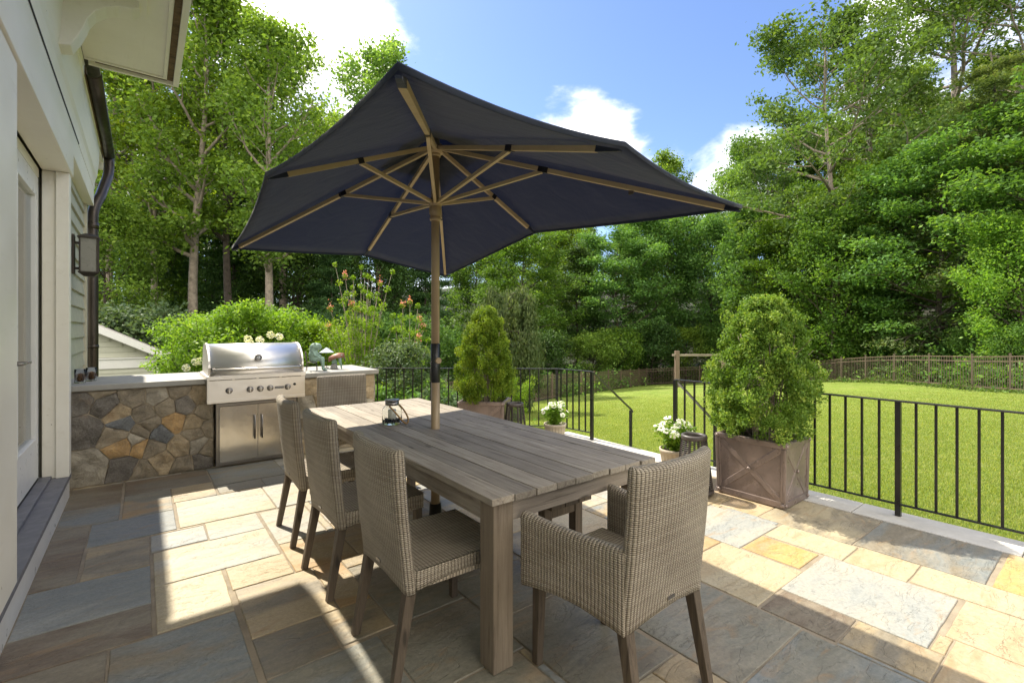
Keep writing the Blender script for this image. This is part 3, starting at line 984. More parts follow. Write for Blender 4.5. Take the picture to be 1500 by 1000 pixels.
# gutter and downspout
mb = MB()
gx, gz0 = -.37, 3.86
prof = [(gx + .065 * math.cos(a), gz0 + .065 * math.sin(a)) for a in [math.pi + k * math.pi / 10 for k in range(11)]]
prof = prof + [(x * 0.92 + gx * 0.08, z * .92 + gz0 * .08 + .004) for x, z in reversed(prof)]
mb.loft([[(x, y, z) for x, z in prof] for y in (5.96, 7.4, 8.75)], True, True, True)
HX(mb, 'gutter', M['bronze'])
mb = MB(); mb.box(-.429, -.42, 5.96, 8.8, 3.80, 3.90)
HX(mb, 'fascia_grime', M['dirty_brown'])
mb = MB()
pts = [(gx, 8.70, 3.86), (gx, 8.70, 3.74)] + bezier([(gx, 8.70, 3.70), (gx, 8.66, 3.56), (-.40, 8.5, 3.42)], 5) + \
      bezier([(-.44, 8.28, 3.18), (-.505, 8.12, 3.0), (-.505, 8.10, 2.86)], 5) + [(-.505, 8.10, 1.5), (-.505, 8.10, -.6)]
mb.tube(pts, .058, 16)
mb.tube([(-.505, 8.10, 2.72), (-.505, 8.10, 2.80)], .064, 16)
mb.tube([(-.505, 8.10, 1.2), (-.505, 8.10, 1.24)], .063, 16)
HX(mb, 'downspout', M['bronze'])

# wall lantern
lan = thing('wall_lantern', 'dark bronze box lantern with frosted glass on the siding in front of the downspout', 'wall lamp', (-.565, 6.55, 2.2))
mb = MB(); mb.box(0, .02, -.06, .06, -.2, .2); mb.obj('backplate', M['bronze'], lan, 0.003)
for z_ in (.12, -.14):
    mb = MB(); mb.box(.02, .06, -.012, .012, z_ - .012, z_ + .012)
    mb.obj('arm', M['bronze'], lan)
mb = MB()
x0, x1, h_ = .055, .205, .17
for x in (x0, x1 - .014):
    for y in (-.075, .061):
        mb.box(x, x + .014, y, y + .014, -h_, h_)
mb.loft([[(x0 - .012, -.087, h_), (x1 + .012, -.087, h_), (x1 + .012, .087, h_), (x0 - .012, .087, h_)],
         [(x0 - .012, -.087, h_ + .014), (x1 + .012, -.087, h_ + .014), (x1 + .012, .087, h_ + .014), (x0 - .012, .087, h_ + .014)],
         [(x0 + .045, -.03, h_ + .05), (x1 - .045, -.03, h_ + .05), (x1 - .045, .03, h_ + .05), (x0 + .045, .03, h_ + .05)]], True, True, False)
mb.loft([[(x0 + .035, -.04, -h_ - .045), (x1 - .035, -.04, -h_ - .045), (x1 - .035, .04, -h_ - .045), (x0 + .035, .04, -h_ - .045)],
         [(x0 - .008, -.083, -h_ - .012), (x1 + .008, -.083, -h_ - .012), (x1 + .008, .083, -h_ - .012), (x0 - .008, .083, -h_ - .012)],
         [(x0 - .008, -.083, -h_), (x1 + .008, -.083, -h_), (x1 + .008, .083, -h_), (x0 - .008, .083, -h_)]], True, True, False)
mb.obj('lantern_frame', M['bronze'], lan, 0.002)
mb = MB(); mb.box(x0 + .008, x1 - .008, -.067, .067, -h_ + .001, h_ - .001)
mb.obj('lamp_glass', M['frost'], lan)

# ------------------------------------------------------------------ grill island
island = thing('stone_grill_island', 'rubble stone outdoor counter with grey slab top and steel doors', 'outdoor counter', (0.9, 6.2, 0))
def IX(mb, name, mats, bevel=0):
    o = mb.obj(name, mats, island, bevel); o.location = (-0.9, -6.2, 0); return o
mb = MB()
GX0, GX1 = .515, 1.455
mb.box(-.575, .58, 5.845, 6.75, -.9, .875)
mb.box(1.40, 2.31, 5.845, 6.75, -.9, .875)
mb.box(.581, 1.399, 6.1, 6.75, -.9, .64)
mb.box(.581, 1.399, 5.845, 6.099, -.9, .012)
mb.box(.581, 1.399, 5.845, 6.099, .668, .70)
IX(mb, 'mortar_core', M['mortar'])
SD, SB, SL, SO, ST2, SG = (.13, .115, .095), (.11, .115, .115), (.31, .275, .21), (.40, .255, .11), (.31, .24, .145), (.23, .19, .13)
def px_site(zx, zy, c):
    px, py = 100 + zx / 5.882, 550 + zy / 5.882
    u = (px - 750) / 700; v = (481 - py) / 700
    dx, dy = .6115 + u * .7912, .7912 - u * .6115
    d = 5.81 / dy
    return (dx * d, 1.45 + v * d, c)
SITES = [px_site(*q) for q in [(110, 215, SD), (320, 260, SD), (560, 190, SG), (770, 180, SL), (950, 130, SG), (1000, 250, SD), (1140, 170, ST2), (150, 470, SD), (470, 420, SB),
         (650, 340, SG), (630, 490, SG), (840, 270, SG), (915, 405, SO), (785, 510, SB), (1090, 500, SG), (970, 615, ST2), (1215, 450, SG), (470, 605, SO), (620, 610, SO), (180, 800, SL),
         (490, 800, SD), (800, 745, ST2), (1000, 780, SG), (1150, 740, SD), (1200, 640, SG), (1190, 310, SG)]]
SITES = [(x, z_, c) for x, z_, c in SITES] + [px_site(*q) for q in [(255, 120, SG), (430, 330, ST2), (690, 420, SG), (585, 555, SL), (720, 620, SG), (1080, 420, ST2), (420, 520, SG), (1120, 600, SL), (650, 830, SG)]]
rg = random.Random(5)
RS = [(1.52, .8, ST2), (1.75, .80, SO), (2.05, .79, SL), (2.24, .7, ST2), (1.5, .55, SL), (1.7, .6, ST2), (1.95, .58, ST2), (2.2, .45, SL), (1.55, .3, SG), (1.8, .36, SL), (2.05, .3, SG),
      (1.6, .1, ST2), (1.9, .1, SG), (2.2, .15, ST2)]
def voronoi(sites, x0, x1, z0, z1):
    out = []
    for i, (sx, sz, c) in enumerate(sites):
        poly = [(x0, z0), (x1, z0), (x1, z1), (x0, z1)]
        for j, (tx, tz, _) in enumerate(sites):
            if i == j: continue
            mx, mz = (sx + tx) / 2, (sz + tz) / 2
            nx, nz = tx - sx, tz - sz
            new = []
            for k in range(len(poly)):
                p, q = poly[k], poly[(k + 1) % len(poly)]
                dp = (p[0] - mx) * nx + (p[1] - mz) * nz; dq = (q[0] - mx) * nx + (q[1] - mz) * nz
                if dp <= 0: new.append(p)
                if (dp < 0) != (dq < 0) and dp != dq:
                    t = dp / (dp - dq)
                    new.append((p[0] + (q[0] - p[0]) * t, p[1] + (q[1] - p[1]) * t))
            poly = new
            if len(poly) < 3: break
        if len(poly) >= 3:
            out.append((poly, c))
    return out
def stone_face(mb, cells, to3, seed):
    for poly, c in cells:
        mb.newr()
        k = mb.rg.uniform(.85, 1.2)
        mb.col = tuple(x * k for x in c)
        cx = sum(p[0] for p in poly) / len(poly); cz = sum(p[1] for p in poly) / len(poly)
        # resample outline, inset, wobble
        pts = []
        for a in range(len(poly)):
            p, q = poly[a], poly[(a + 1) % len(poly)]
            L = math.hypot(q[0] - p[0], q[1] - p[1])
            m_ = max(1, int(L / .022))
            for s_ in range(m_):
                t = s_ / m_
                pts.append((p[0] + (q[0] - p[0]) * t, p[1] + (q[1] - p[1]) * t))
        # smooth corners a little
        for _ in range(0):
            pts = [((pts[a - 1][0] + 2 * pts[a][0] + pts[(a + 1) % len(pts)][0]) / 4, (pts[a - 1][1] + 2 * pts[a][1] + pts[(a + 1) % len(pts)][1]) / 4) for a in range(len(pts))]
        R_ = sum(math.hypot(x - cx, z_ - cz) for x, z_ in pts) / len(pts)
        def ring(ins, dep):
            o = []
            for x, z_ in pts:
                l = math.hypot(x - cx, z_ - cz) + 1e-6
                nn = mnoise.noise(Vector((x * 26, z_ * 26, seed))) * .009
                s_ = max(0, (l - ins - nn) / l)
                X, Z = cx + (x - cx) * s_, cz + (z_ - cz) * s_
                dd = dep + mnoise.noise(Vector((X * 9, Z * 9, seed + 3))) * .022 * (1 if dep > 0 else 0)
                o.append(to3(X, Z, dd))
            return o
        bul = mb.rg.uniform(.0, .012)
        mb.loft([ring(.002, -.01), ring(.003, .008), ring(.006, .014), ring(R_ * .25, .014 + bul * .5), ring(R_ * .5, .014 + bul * .8), ring(R_ * .75, .014 + bul)], False, True, False)
mb = MB(2)
cells = voronoi(SITES, -.575, .585, .005, .87)
stone_face(mb, cells, lambda x, z_, d: (x, 5.845 - d, z_), 1)
IX(mb, 'rubble_facing', M['rubble'])
mb = MB(5)
cells = voronoi(RS, 1.40, 2.31, .005, .87)
stone_face(mb, cells, lambda x, z_, d: (x, 5.845 - d, z_), 2)
IX(mb, 'rubble_facing', M['rubble'])
mb = MB(7)
rs_ = [(5.9 + .3 * a + rg.uniform(-.08, .08), .12 + .28 * b + rg.uniform(-.06, .06), rg.choice([SL, ST2, SG, SO])) for a in range(4) for b in range(3)]
cells = voronoi(rs_, 5.845, 6.74, .005, .87)
stone_face(mb, cells, lambda x, z_, d: (2.31 + d, x, z_), 4)
IX(mb, 'rubble_facing', M['rubble'])
mb = MB()
mb.box(-.574, GX0 - .003, 5.80, 6.78, .88, .933)
mb.box(GX1 + .003, 2.36, 5.80, 6.78, .88, .933)
mb.box(GX0 - .0029, GX1 + .0029, 6.42, 6.78, .88, .933)
IX(mb, 'counter_slab', M['counter'], 0.006)
# steel doors
mb = MB()
X0, X1, Z0, Z1, Y = .60, 1.38, .02, .665, 5.80
f_ = .028
mb.box(X0, X0 + f_, Y - .012, Y + .05, Z0, Z1); mb.box(X1 - f_, X1, Y - .012, Y + .05, Z0, Z1)
mb.box(X0 + f_, X1 - f_, Y - .012, Y + .05, Z0, Z0 + f_); mb.box(X0 + f_, X1 - f_, Y - .012, Y + .05, Z1 - f_, Z1)
IX(mb, 'door_frame', M['steel_dark'], 0.002)
for k, (a, b) in enumerate(((X0 + f_ + .003, .9885), (.9915, X1 - f_ - .003))):
    mb = MB(k)
    mb.box(a, b, Y - .008, Y + .02, Z0 + f_ + .003, Z1 - f_ - .003)
    dr = IX(mb, 'cabinet_door', M['steel_z'], 0.003)
    mb = MB(k)
    hx = .955 if k == 0 else 1.025
    mb.tube([(hx, Y - .05, .27), (hx, Y - .05, .52)], .0085, 12)
    for z_ in (.285, .505):
        mb.tube([(hx, Y - .05, z_), (hx, Y - .005, z_)], .006, 8)
    h_ = mb.obj('handle', M['steel_dark'], dr)

# ------------------------------------------------------------------ grill
grill = thing('barbecue_grill', 'stainless steel built-in gas grill with closed curved lid set in the stone counter', 'grill', ((GX0 + GX1) / 2, 5.72, .68))
W2 = (GX1 - GX0) / 2
mb = MB()
mb.box(-W2, W2, 0, .14, .0, .235)
mb.box(-W2, W2, -.006, -.0005, .0, .03)
mb.obj('control_panel', M['steel_x'], grill, 0.004)
mb = MB()
mb.box(-W2 - .004, W2 + .004, -.02, .70, .2365, .285)
mb.obj('grill_body', M['steel_x'], grill, 0.004)
mb = MB()
for k in range(4):
    xa = -W2 + .02 + k * (2 * W2 - .04) / 4
    mb.box(xa, xa + .2, -.0215, -.0195, .238, .243)
mb.obj('vent_slot', M['dark_gap'], grill)
# lid: rolled profile
mb = MB()
prof = [(.02, .286), (.015, .36)] + [(.015 + .30 * (1 - math.cos(a)), .36 + .245 * math.sin(a)) for a in np.linspace(.15, 1.57, 12)] + [(.46, .60), (.56, .55), (.60, .286)]
LW = W2 - .012
mb.loft([[(x, y, z_) for y, z_ in prof] for x in (-LW + .012, LW - .012)], True, True, True)
lid = mb.obj('lid', M['steel_x'], grill)
pr2 = [(y + (-.006 if y < .3 else .006), z_ + .006) for y, z_ in prof]
for s_ in (-1, 1):
    a, b = sorted((s_ * LW, s_ * (LW - .018)))
    mb = MB(); mb.loft([[(x, y, z_) for y, z_ in pr2] for x in (a, b)], True, True, False)
    mb.obj('lid_rim', M['steel_x'], lid)
mb = MB()
mb.tube([(-LW + .03, -.055, .345), (LW - .03, -.055, .345)], .014, 14)
mb.obj('handle', M['steel_x'], lid)
for s_ in (-1, 1):
    mb = MB(); mb.box(s_ * (LW - .04) - .012, s_ * (LW - .04) + .012, -.065, .012, .325, .365)
    mb.obj('handle_mount', M['steel_dark'], lid, 0.004)
mb = MB()
mb.lathe([(0.0001, 0), (.036, 0), (.036, .012), (.028, .014), (.028, .008), (.0001, .008)], n=28, cap0=False, cap1=False)
th = mb.obj('thermometer', M['steel_dark'], lid)
th.location = (.0, .022, .455); th.rotation_euler = (R(76), 0, 0)
mb = MB(); mb.lathe([(0.0001, 0), (.026, 0), (.0001, .001)], n=24)
tf = mb.obj('dial', M['sign_white'], th); tf.location = (0, 0, .0085)
mb = MB(); mb.box(-.0015, .0015, -.004, .02, 0, .001)
tf = mb.obj('needle', M['black_plastic'], th); tf.location = (0, 0, .0105)
def knob(x, z_, r):
    mb = MB()
    mb.lathe([(r * 1.25, 0), (r * 1.25, .006), (r * 1.12, .009), (r, .009), (r * .95, .03), (r * .8, .033), (.0001, .033)], n=28, cap1=False)
    k = mb.obj('control_knob', M['steel_dark'], grill)
    k.location = (x, -.001, z_); k.rotation_euler = (R(90), 0, 0)
    mb = MB(); mb.box(-r * .16, r * .16, -r * .95, r * .95, .03, .042)
    mb.obj('knob_grip', M['steel_x'], k, 0.002)
for x in (-.275, -.083, .015, .112, .288):
    knob(x, .125, .026)
mb = MB(); mb.lathe([(.014, 0), (.014, .008), (.008, .012), (.0001, .012)], n=18, cap1=False)
k = mb.obj('ignition_button', M['black_plastic'], grill); k.location = (.36, -.001, .15); k.rotation_euler = (R(90), 0, 0)
mb = MB(); mb.box(.158, .248, -.004, .0, .113, .137)
bd = mb.obj('badge', M['black_plastic'], grill)
cu = bpy.data.curves.new('lettering', 'FONT'); cu.body = 'COYOTE'; cu.size = .021; cu.align_x = 'CENTER'; cu.align_y = 'CENTER'; cu.extrude = .0006
cu.materials.append(M['sign_white'])
to = bpy.data.objects.new('lettering', cu); COL.objects.link(to)
bpy.context.view_layer.update()
me = bpy.data.meshes.new_from_object(to)
bpy.data.objects.remove(to)
to = bpy.data.objects.new('lettering', me); COL.objects.link(to); to.parent = bd
to.location = (.203, -.0048, .125); to.rotation_euler = (R(90), 0, 0)

# ------------------------------------------------------------------ table
TBX0, TBX1, TBY0, TBY1 = 1.135, 2.222, 1.60, 4.43
tb = thing('dining_table', 'long weathered grey teak dining table with plank top under the navy umbrella', 'table', ((TBX0 + TBX1) / 2, (TBY0 + TBY1) / 2, 0))
TC = Vector(((TBX0 + TBX1) / 2, (TBY0 + TBY1) / 2, 0))
def TX(mb, name, mats, bevel=0):
    o = mb.obj(name, mats, tb, bevel); o.location = (-TC.x, -TC.y, 0); return o
nb = 9
ww = (TBX1 - TBX0) / nb
rg = random.Random(2)
for k in range(nb):
    mb = MB(k)
    a, b = TBX0 + k * ww + .0022, TBX0 + (k + 1) * ww - .0022
    dz = rg.uniform(-.0015, .0015)
    e0, e1 = rg.uniform(-.004, .004), rg.uniform(-.004, .004)
    if k == nb - 1:
        e0 = -.012
    hx, hy, hh = -9, 3.0, .031
    if a < hx < b:
        for y0, y1 in ((TBY0 + e0, hy - hh), (hy + hh, TBY1 + e1)):
            mb.box(a, b, y0, y1, .715 + dz, .745 + dz)
        mb.box(a, hx - hh, hy - hh + .0001, hy + hh - .0001, .715 + dz, .745 + dz)
        mb.box(hx + hh, b, hy - hh + .0001, hy + hh - .0001, .715 + dz, .745 + dz)
        r_ = .4
        mb.r = [r_] * len(mb.r)
        TX(mb, 'plank', M['table_wood_y'])
    else:
        mb.box(a, b, TBY0 + e0, TBY1 + e1, .715 + dz, .745 + dz)
        TX(mb, 'plank', M['table_wood_y'], 0.0025)
for (x, y) in ((TBX0 + .075, TBY0 + .075), (TBX1 - .075, TBY0 + .075), (TBX0 + .075, TBY1 - .075), (TBX1 - .075, TBY1 - .075)):
    mb = MB(int(x * 100 + y * 10))
    mb.box(x - .052, x + .052, y - .052, y + .052, 0, .712)
    TX(mb, 'leg', M['table_wood_z'], 0.005)
i_ = .128
for x in (TBX0 + .042, TBX1 - .072):
    mb = MB(int(x * 10)); mb.box(x, x + .03, TBY0 + i_, TBY1 - i_, .615, .711)
    TX(mb, 'apron', M['table_wood_y'], 0.003)
for y in (TBY0 + .03, TBY1 - .06):
    mb = MB(int(y * 10)); mb.box(TBX0 + i_, TBX1 - i_, y, y + .03, .625, .711)
    TX(mb, 'apron', M['table_wood_x'], 0.003)
mb = MB(9); mb.box(TBX0 + .075, TBX1 - .075, 3.3, 3.36, .67, .713)
mb2 = MB(9); mb2.box(TBX0 + .075, TBX1 - .075, 2.6, 2.66, .67, .713)
TX(mb, 'cross_bar', M['table_wood_x'], 0.003); TX(mb2, 'cross_bar', M['table_wood_x'], 0.003)

# bench under the far side
bn = thing('wooden_bench', 'dark wooden bench tucked under the far side of the table', 'bench', (1.98, 2.97, 0))
for k in range(3):
    mb = MB(k); a = -.16 + k * .11
    mb.box(a, a + .105, -.98, .98, .42, .45)
    mb.obj('plank', M['leg_wood'], bn, 0.003)
for y in (-.88, .88):
    for x in (-.12, .13):
        mb = MB(); mb.box(x - .03, x + .03, y - .03, y + .03, 0, .415); mb.obj('leg', M['leg_wood'], bn, 0.004)
mb = MB(); mb.box(-.088, .098, -.905, -.855, .34, .41); mb.obj('rail', M['leg_wood'], bn, 0.003)
mb = MB(); mb.box(-.088, .098, .855, .905, .34, .41); mb.obj('rail', M['leg_wood'], bn, 0.003)

# ------------------------------------------------------------------ wicker chairs
def rrect(hw, hd, r, nlong=18, nshort=10, nc=5, th=None):
    """rounded rectangle outline: width along y (hw), depth along x (hd)"""
    pts = []
    r = min(r, hw * .98, hd * .98)
    cs = [(hd - r, hw - r, 0), (-hd + r, hw - r, 90), (-hd + r, -hw + r, 180), (hd - r, -hw + r, 270)]
    # start at +x side bottom, go ccw
    seq = []
    for k, (cx, cy, a0) in enumerate(cs):
        for i in range(nc):
            a = R(a0 + 90 * i / (nc - 1))
            seq.append((cx + r * math.cos(a), cy + r * math.sin(a)))
        nx = cs[(k + 1) % 4]
        a = R(nx[2])
        e = (nx[0] + r * math.cos(a), nx[1] + r * math.sin(a))
        s0 = seq[-1]
        m_ = nlong if k % 2 else nshort
        for i in range(1, m_):
            seq.append((s0[0] + (e[0] - s0[0]) * i / m_, s0[1] + (e[1] - s0[1]) * i / m_))
    return seq

def backrest(mb, hw, th, z0, z1, x0, lean, bow, arch, flare=0.0):
    N = 22
    rings = []
    for j in range(N + 1):
        t = j / N
        zc = z0 + (z1 - z0) * t
        sc_ = 1.0; dz = 0
        rings.append((t, zc, 1.0))
    for f, dz in ((.92, .006), (.72, .013), (.4, .018)):
        rings.append((1.0, z1 + dz, f))
    R3 = []
    for t, zc, f in rings:
        hwt = hw * (1 + flare * t)
        o = rrect(hwt * (1 - (1 - f) * .04), th / 2 * f, th * .45 * f, 18, 2, 5)
        ring = []
        for x, y in o:
            s_ = y / hwt
            X = x0 + x - lean * (t ** 1.35) - .012 * math.sin(math.pi * t) + bow * s_ * s_ * (0.35 + .65 * t)
            Z = zc + arch * math.cos(s_ * math.pi / 2) * (1 - t) ** 2
            ring.append((X, y, Z))
        R3.append(ring)
    mb.loft(R3, True, True, True, uv=True)

def seat_block(mb, hw, x0, x1, z0, z1, arch):
    hd = (x1 - x0) / 2; cx = (x0 + x1) / 2
    lev = [(0, 1.0, 0), (.33, 1, 0), (.7, 1, 0), (.9, 1, 0), (1, .985, .0)]
    R3 = []
    for t, f, _ in lev:
        ring = []
        for x, y in rrect(hw * f, hd * f, .03, 14, 14, 5):
            s1 = abs(y) / hw; s2 = abs(x) / hd
            e = max(s1, s2); o = min(s1, s2)
            Z = z0 + (z1 - z0) * t + arch * math.cos(o * math.pi / 2) * (1 - t) ** 1.5
            ring.append((cx + x, y, Z))
        R3.append(ring)
    mb.loft(R3, True, False, True, uv=True)
    # woven top: seat strands run across, slightly dished
    f = .985
    mb.grid(lambda u, v: (cx + (u - .5) * 2 * hd * f, (v - .5) * 2 * hw * f, z1 + .004 - .012 * math.sin(math.pi * u) * math.sin(math.pi * v)),
            12, 12, lambda u, v: (u * 2 * hd, v * 2 * hw))

def arm_panel(mb, side, hw, x0, x1, z0, z1, arch):
    rings = []
    n = 16
    for j in range(n + 1):
        t = j / n
        f = 1.0
        x = x0 + (x1 - x0) * t
        hy = .027
        off = side * (hw - .026 + .055 * t)
        zt = z1 - .012 * math.sin(math.pi * t)
        zb = z0 + arch * math.sin(math.pi * t)
        if j == n:
            x -= 0
        ring = []
        prof = [(-hy, zb)]
        for k in range(1, 10):
            prof.append((-hy, zb + (zt - .03 - zb) * k / 10))
        for k in range(0, 9):
            a = math.pi * k / 8
            prof.append((-hy * math.cos(a), zt - .03 + .03 * math.sin(a)))
        for k in range(1, 10):
            prof.append((hy, zt - .03 - (zt - .03 - zb) * k / 10))
        prof.append((hy, zb))
        rings.append([(x, off + a, b) for a, b in prof])
    # rounded nose
    last = rings[-1]
    for dx, f in ((.012, .8), (.02, .45)):
        cy = side * (hw + .029)
        rings.append([(x + dx, cy + (y - cy) * f, z - (.012 * (1 - f) if z > z1 - .1 else 0)) for x, y, z in last])
    if side < 0:
        pass
    mb.loft([r_[::-1] for r_ in rings], True, True, True, uv=True, swap=True, cx=(1, 2))

def chair(name, arm, label, group, loc, rz):
    t = thing(name, label, 'chair', loc, rz, group)
    hw = .245 if not arm else .25
    mb = MB(1); backrest(mb, hw, .052, .365, .945 if not arm else .95, -.245, .075, .04, .035, 0.0)
    mb.obj('backrest', M['wicker'], t)
    mb = MB(2); seat_block(mb, hw - (.0 if not arm else .012), -.225, .265, .37, .455, .03)
    mb.obj('seat', M['wicker'], t)
    if arm:
        for s_ in (-1, 1):
            mb = MB(3); arm_panel(mb, s_, hw + .003, -.252, .24, .365, .672, .03)
            mb.obj('armrest', M['wicker'], t)
    hy = hw - .032
    for s_ in (-1, 1):
        mb = MB(4 + s_); mb.leg((-.225, s_ * hy, .41), (-.30, s_ * (hy + .01), 0), .048, .034)
        mb.obj('leg', M['leg_wood'], t, 0.003)
        mb = MB(7 + s_); mb.leg((.225, s_ * hy, .41), (.235, s_ * (hy + .005), 0), .045, .034)
        mb.obj('leg', M['leg_wood'], t, 0.003)
    mb = MB(); mb.box(-.279, -.270, -.022, .022, .425, .438)
    mb.obj('tag', M['steel_dark'], t)
    return t
G1 = 'armless wicker chairs along the left side of the table'
G2 = 'wicker armchairs at the ends of the table'
c1 = chair('wicker_chair', False, 'armless grey wicker chair nearest the camera, on the left side of the table', G1, (1.10, 2.03, 0), R(0))
clone(c1, (1.08, 2.84, 0), R(1.5), 'armless grey wicker chair in the middle of the row left of the table')
clone(c1, (1.09, 3.61, 0), R(-1), 'armless grey wicker chair farthest along the row, in front of the steel cabinet')
a1 = chair('wicker_armchair', True, 'large wicker armchair in the right foreground at the near end of the table', G2, (1.585, 1.345, 0), R(91))
clone(a1, (1.63, 4.70, 0), R(-90), 'wicker armchair at the far end of the table, before the stone counter')

# ------------------------------------------------------------------ umbrella
HUB = Vector((1.688, 3.015, 2.72)) 
HUB = Vector((1.635, 3.0, 2.735))
PX, PY = 1.635, 3.0
um = thing('patio_umbrella', 'open rectangular navy patio umbrella with tan ribs standing through the table', 'umbrella', (PX, PY, 0))
UO = Vector((PX, PY, 0))
CN = {'near': (.505, 1.12, 2.115), 'right': (2.53, 1.265, 2.105), 'far': (2.70, 4.72, 2.055), 'left': (.565, 4.41, 2.105)}
MN = {'n': (1.51, 1.22, 2.185), 'r': (2.50, 2.92, 2.235), 'f': (1.73, 4.62, 2.185), 'l': (.468, 2.55, 2.20)}
order = [CN['near'], MN['n'], CN['right'], MN['r'], CN['far'], MN['f'], CN['left'], MN['l']]
order = [Vector(p) - UO for p in order]
AP = Vector((0, 0, 2.775))
mb = MB()
NR, NS = 14, 12
r0 = .10
for k in range(8):
    A_, B_ = order[k], order[(k + 1) % 8]
    def fn(u, v):
        t = r0 + (1 - r0) * v
        p = AP.lerp(A_, t); q = AP.lerp(B_, t)
        # ribs bow slightly upward
        p = p + Vector((0, 0, .016 * math.sin(math.pi * t))); q = q + Vector((0, 0, .016 * math.sin(math.pi * t)))
        c = p.lerp(q, u)
        s_ = 4 * u * (1 - u)
        c = c + Vector((-c.x, -c.y, 0)) * (.020 * s_ * t * t)
        c.z -= .010 * s_ * t + .006 * math.sin(v * 17 + k) * s_ * (1 - v)
        return c
    mb.grid(fn, NS, NR)
cv = mb.obj('canopy', M['canvas'], um)
bm = bmesh.new(); bm.from_mesh(cv.data); bmesh.ops.remove_doubles(bm, verts=bm.verts, dist=.0008); bm.to_mesh(cv.data); bm.free()
so = cv.modifiers.new('thick', 'SOLIDIFY'); so.thickness = .003; so.offset = 1
# hem
mb = MB()
hem = []
for k in range(8):
    A_, B_ = order[k], order[(k + 1) % 8]
    for i in range(NS):
        u = i / NS
        c = A_.lerp(B_, u); s_ = 4 * u * (1 - u)
        c = c + Vector((-c.x, -c.y, 0)) * (.020 * s_)
        c.z -= .010 * s_
        hem.append(c)
ring0 = [c + Vector((0, 0, .003)) for c in hem]; ring1 = [c + Vector((0, 0, -.016)) for c in hem]
ring2 = [c * 0.9985 + Vector((0, 0, -.016)) for c in hem]; ring3 = [c * 0.9985 + Vector((0, 0, .001)) for c in hem]
mb.loft([ring0, ring1, ring2, ring3], False, False, True)
mb.obj('hem', M['canvas'], um)
# vent cap
mb = MB()
AP2 = Vector((0, 0, 2.93))
for k in range(8):
    A_, B_ = order[k], order[(k + 1) % 8]
    def fn(u, v):
        t = v
        p = AP2.lerp(AP.lerp(A_, .27) + Vector((0, 0, .07)), t); q = AP2.lerp(AP.lerp(B_, .27) + Vector((0, 0, .07)), t)
        c = p.lerp(q, u); s_ = 4 * u * (1 - u)
        c = c + Vector((-c.x, -c.y, 0)) * (.04 * s_ * t); c.z -= .012 * s_ * t
        return c
    mb.grid(fn, 6, 6)
vc = mb.obj('vent_cap', M['canvas'], um)
so = vc.modifiers.new('thick', 'SOLIDIFY'); so.thickness = .003
mb = MB(); mb.lathe([(.001, 3.03), (.016, 3.02), (.02, 3.0), (.012, 2.975), (.026, 2.95), (.03, 2.925), (.03, 2.91), (.001, 2.905)], n=16, cap0=False, cap1=False)
mb.obj('finial', M['umb_pole'], um)
mb = MB()
mb.tube([(0, 0, .06), (0, 0, 1.24)], .031, 24); mb.obj('lower_pole', M['umb_pole'], um)
mb = MB(); mb.tube([(0, 0, 1.24), (0, 0, 2.86)], .029, 24); mb.obj('upper_pole', M['umb_pole'], um)
mb = MB(); mb.lathe([(.031, 1.07), (.0335, 1.072), (.0335, 1.34), (.0295, 1.345)], n=24)
cb = mb.obj('crank_housing', M['black_metal'], um, 0.004)
mb = MB(); mb.tube([(0, -.03, 1.225), (0, -.052, 1.225)], .021, 16)
mb.obj('crank', M['umb_pole'], cb)
mb = MB(); mb.lathe([(.029, 2.205), (.038, 2.21), (.040, 2.225), (.036, 2.235), (.036, 2.245), (.043, 2.26), (.044, 2.30), (.036, 2.31), (.046, 2.315), (.046, 2.36), (.029, 2.36)], n=24)
mb.obj('runner', M['umb_pole'], um)
mb = MB(); mb.tube([(0, 0, 2.68), (0, 0, 2.745)], .048, 20); mb.tube([(0, 0, 2.66), (0, 0, 2.679)], .036, 20)
mb.obj('hub', M['umb_rib'], um)
for k, P in enumerate(order):
    corner = k % 2 == 0
    d = Vector((P.x, P.y, 0)).normalized()
    a = Vector((0, 0, 2.712)) + d * .045
    def on(t):
        q = AP.lerp(P, t) + Vector((0, 0, .016 * math.sin(math.pi * t)))
        q.z -= .030 + .004
        return q
    on0 = on
    tm = .40 if corner else .52
    te = .955 if corner else .91
    side = d.cross(Vector((0, 0, 1)))
    mb = MB(k)
    E0 = on(te)
    pts = [a.lerp(E0, q_) for q_ in np.linspace(0, 1, 7)]
    for p, q in zip(pts, pts[1:]):
        pass
    rings = []
    for i, p in enumerate(pts):
        tan = (pts[min(i + 1, len(pts) - 1)] - pts[max(i - 1, 0)]).normalized()
        up = side.cross(tan).normalized()
        w_, h_ = .0125, .0135
        rings.append([p + side * (x * w_) + up * (z * h_) for x, z in ((-1, -1), (1, -1), (1, 1), (-1, 1))])
    mb.rnd = .3 + .05 * k
    mb.loft(rings, True, True, False)
    rb = mb.obj('rib', M['umb_rib'], um, 0.0015)
    mb = MB(k); p = on(te + .002); q = on(min(.995, te + .045 if corner else te + .075)); mb.beam(p, q, .026, .026, .018, .008)
    mb.obj('end_pocket', M['canvas'], rb)
    mb = MB(k); p = a.lerp(E0, (tm - .012) / te); q = a.lerp(E0, (tm + .022) / te); mb.beam(p, q, .029, .034)
    mb.obj('bracket', M['black_plastic'], rb)
    mb = MB(k); mb.beam(Vector((0, 0, 2.335)) + d * .045, a.lerp(E0, tm / te) - Vector((0, 0, .012)), .021, .023)
    mb.obj('strut', M['umb_rib'], um, 0.0015)
    mb = MB(k); mb.beam(a - Vector((0, 0, .0)) - d * .012, a + d * .02, .03, .034); mb.obj('hinge', M['umb_rib'], rb, 0.003)
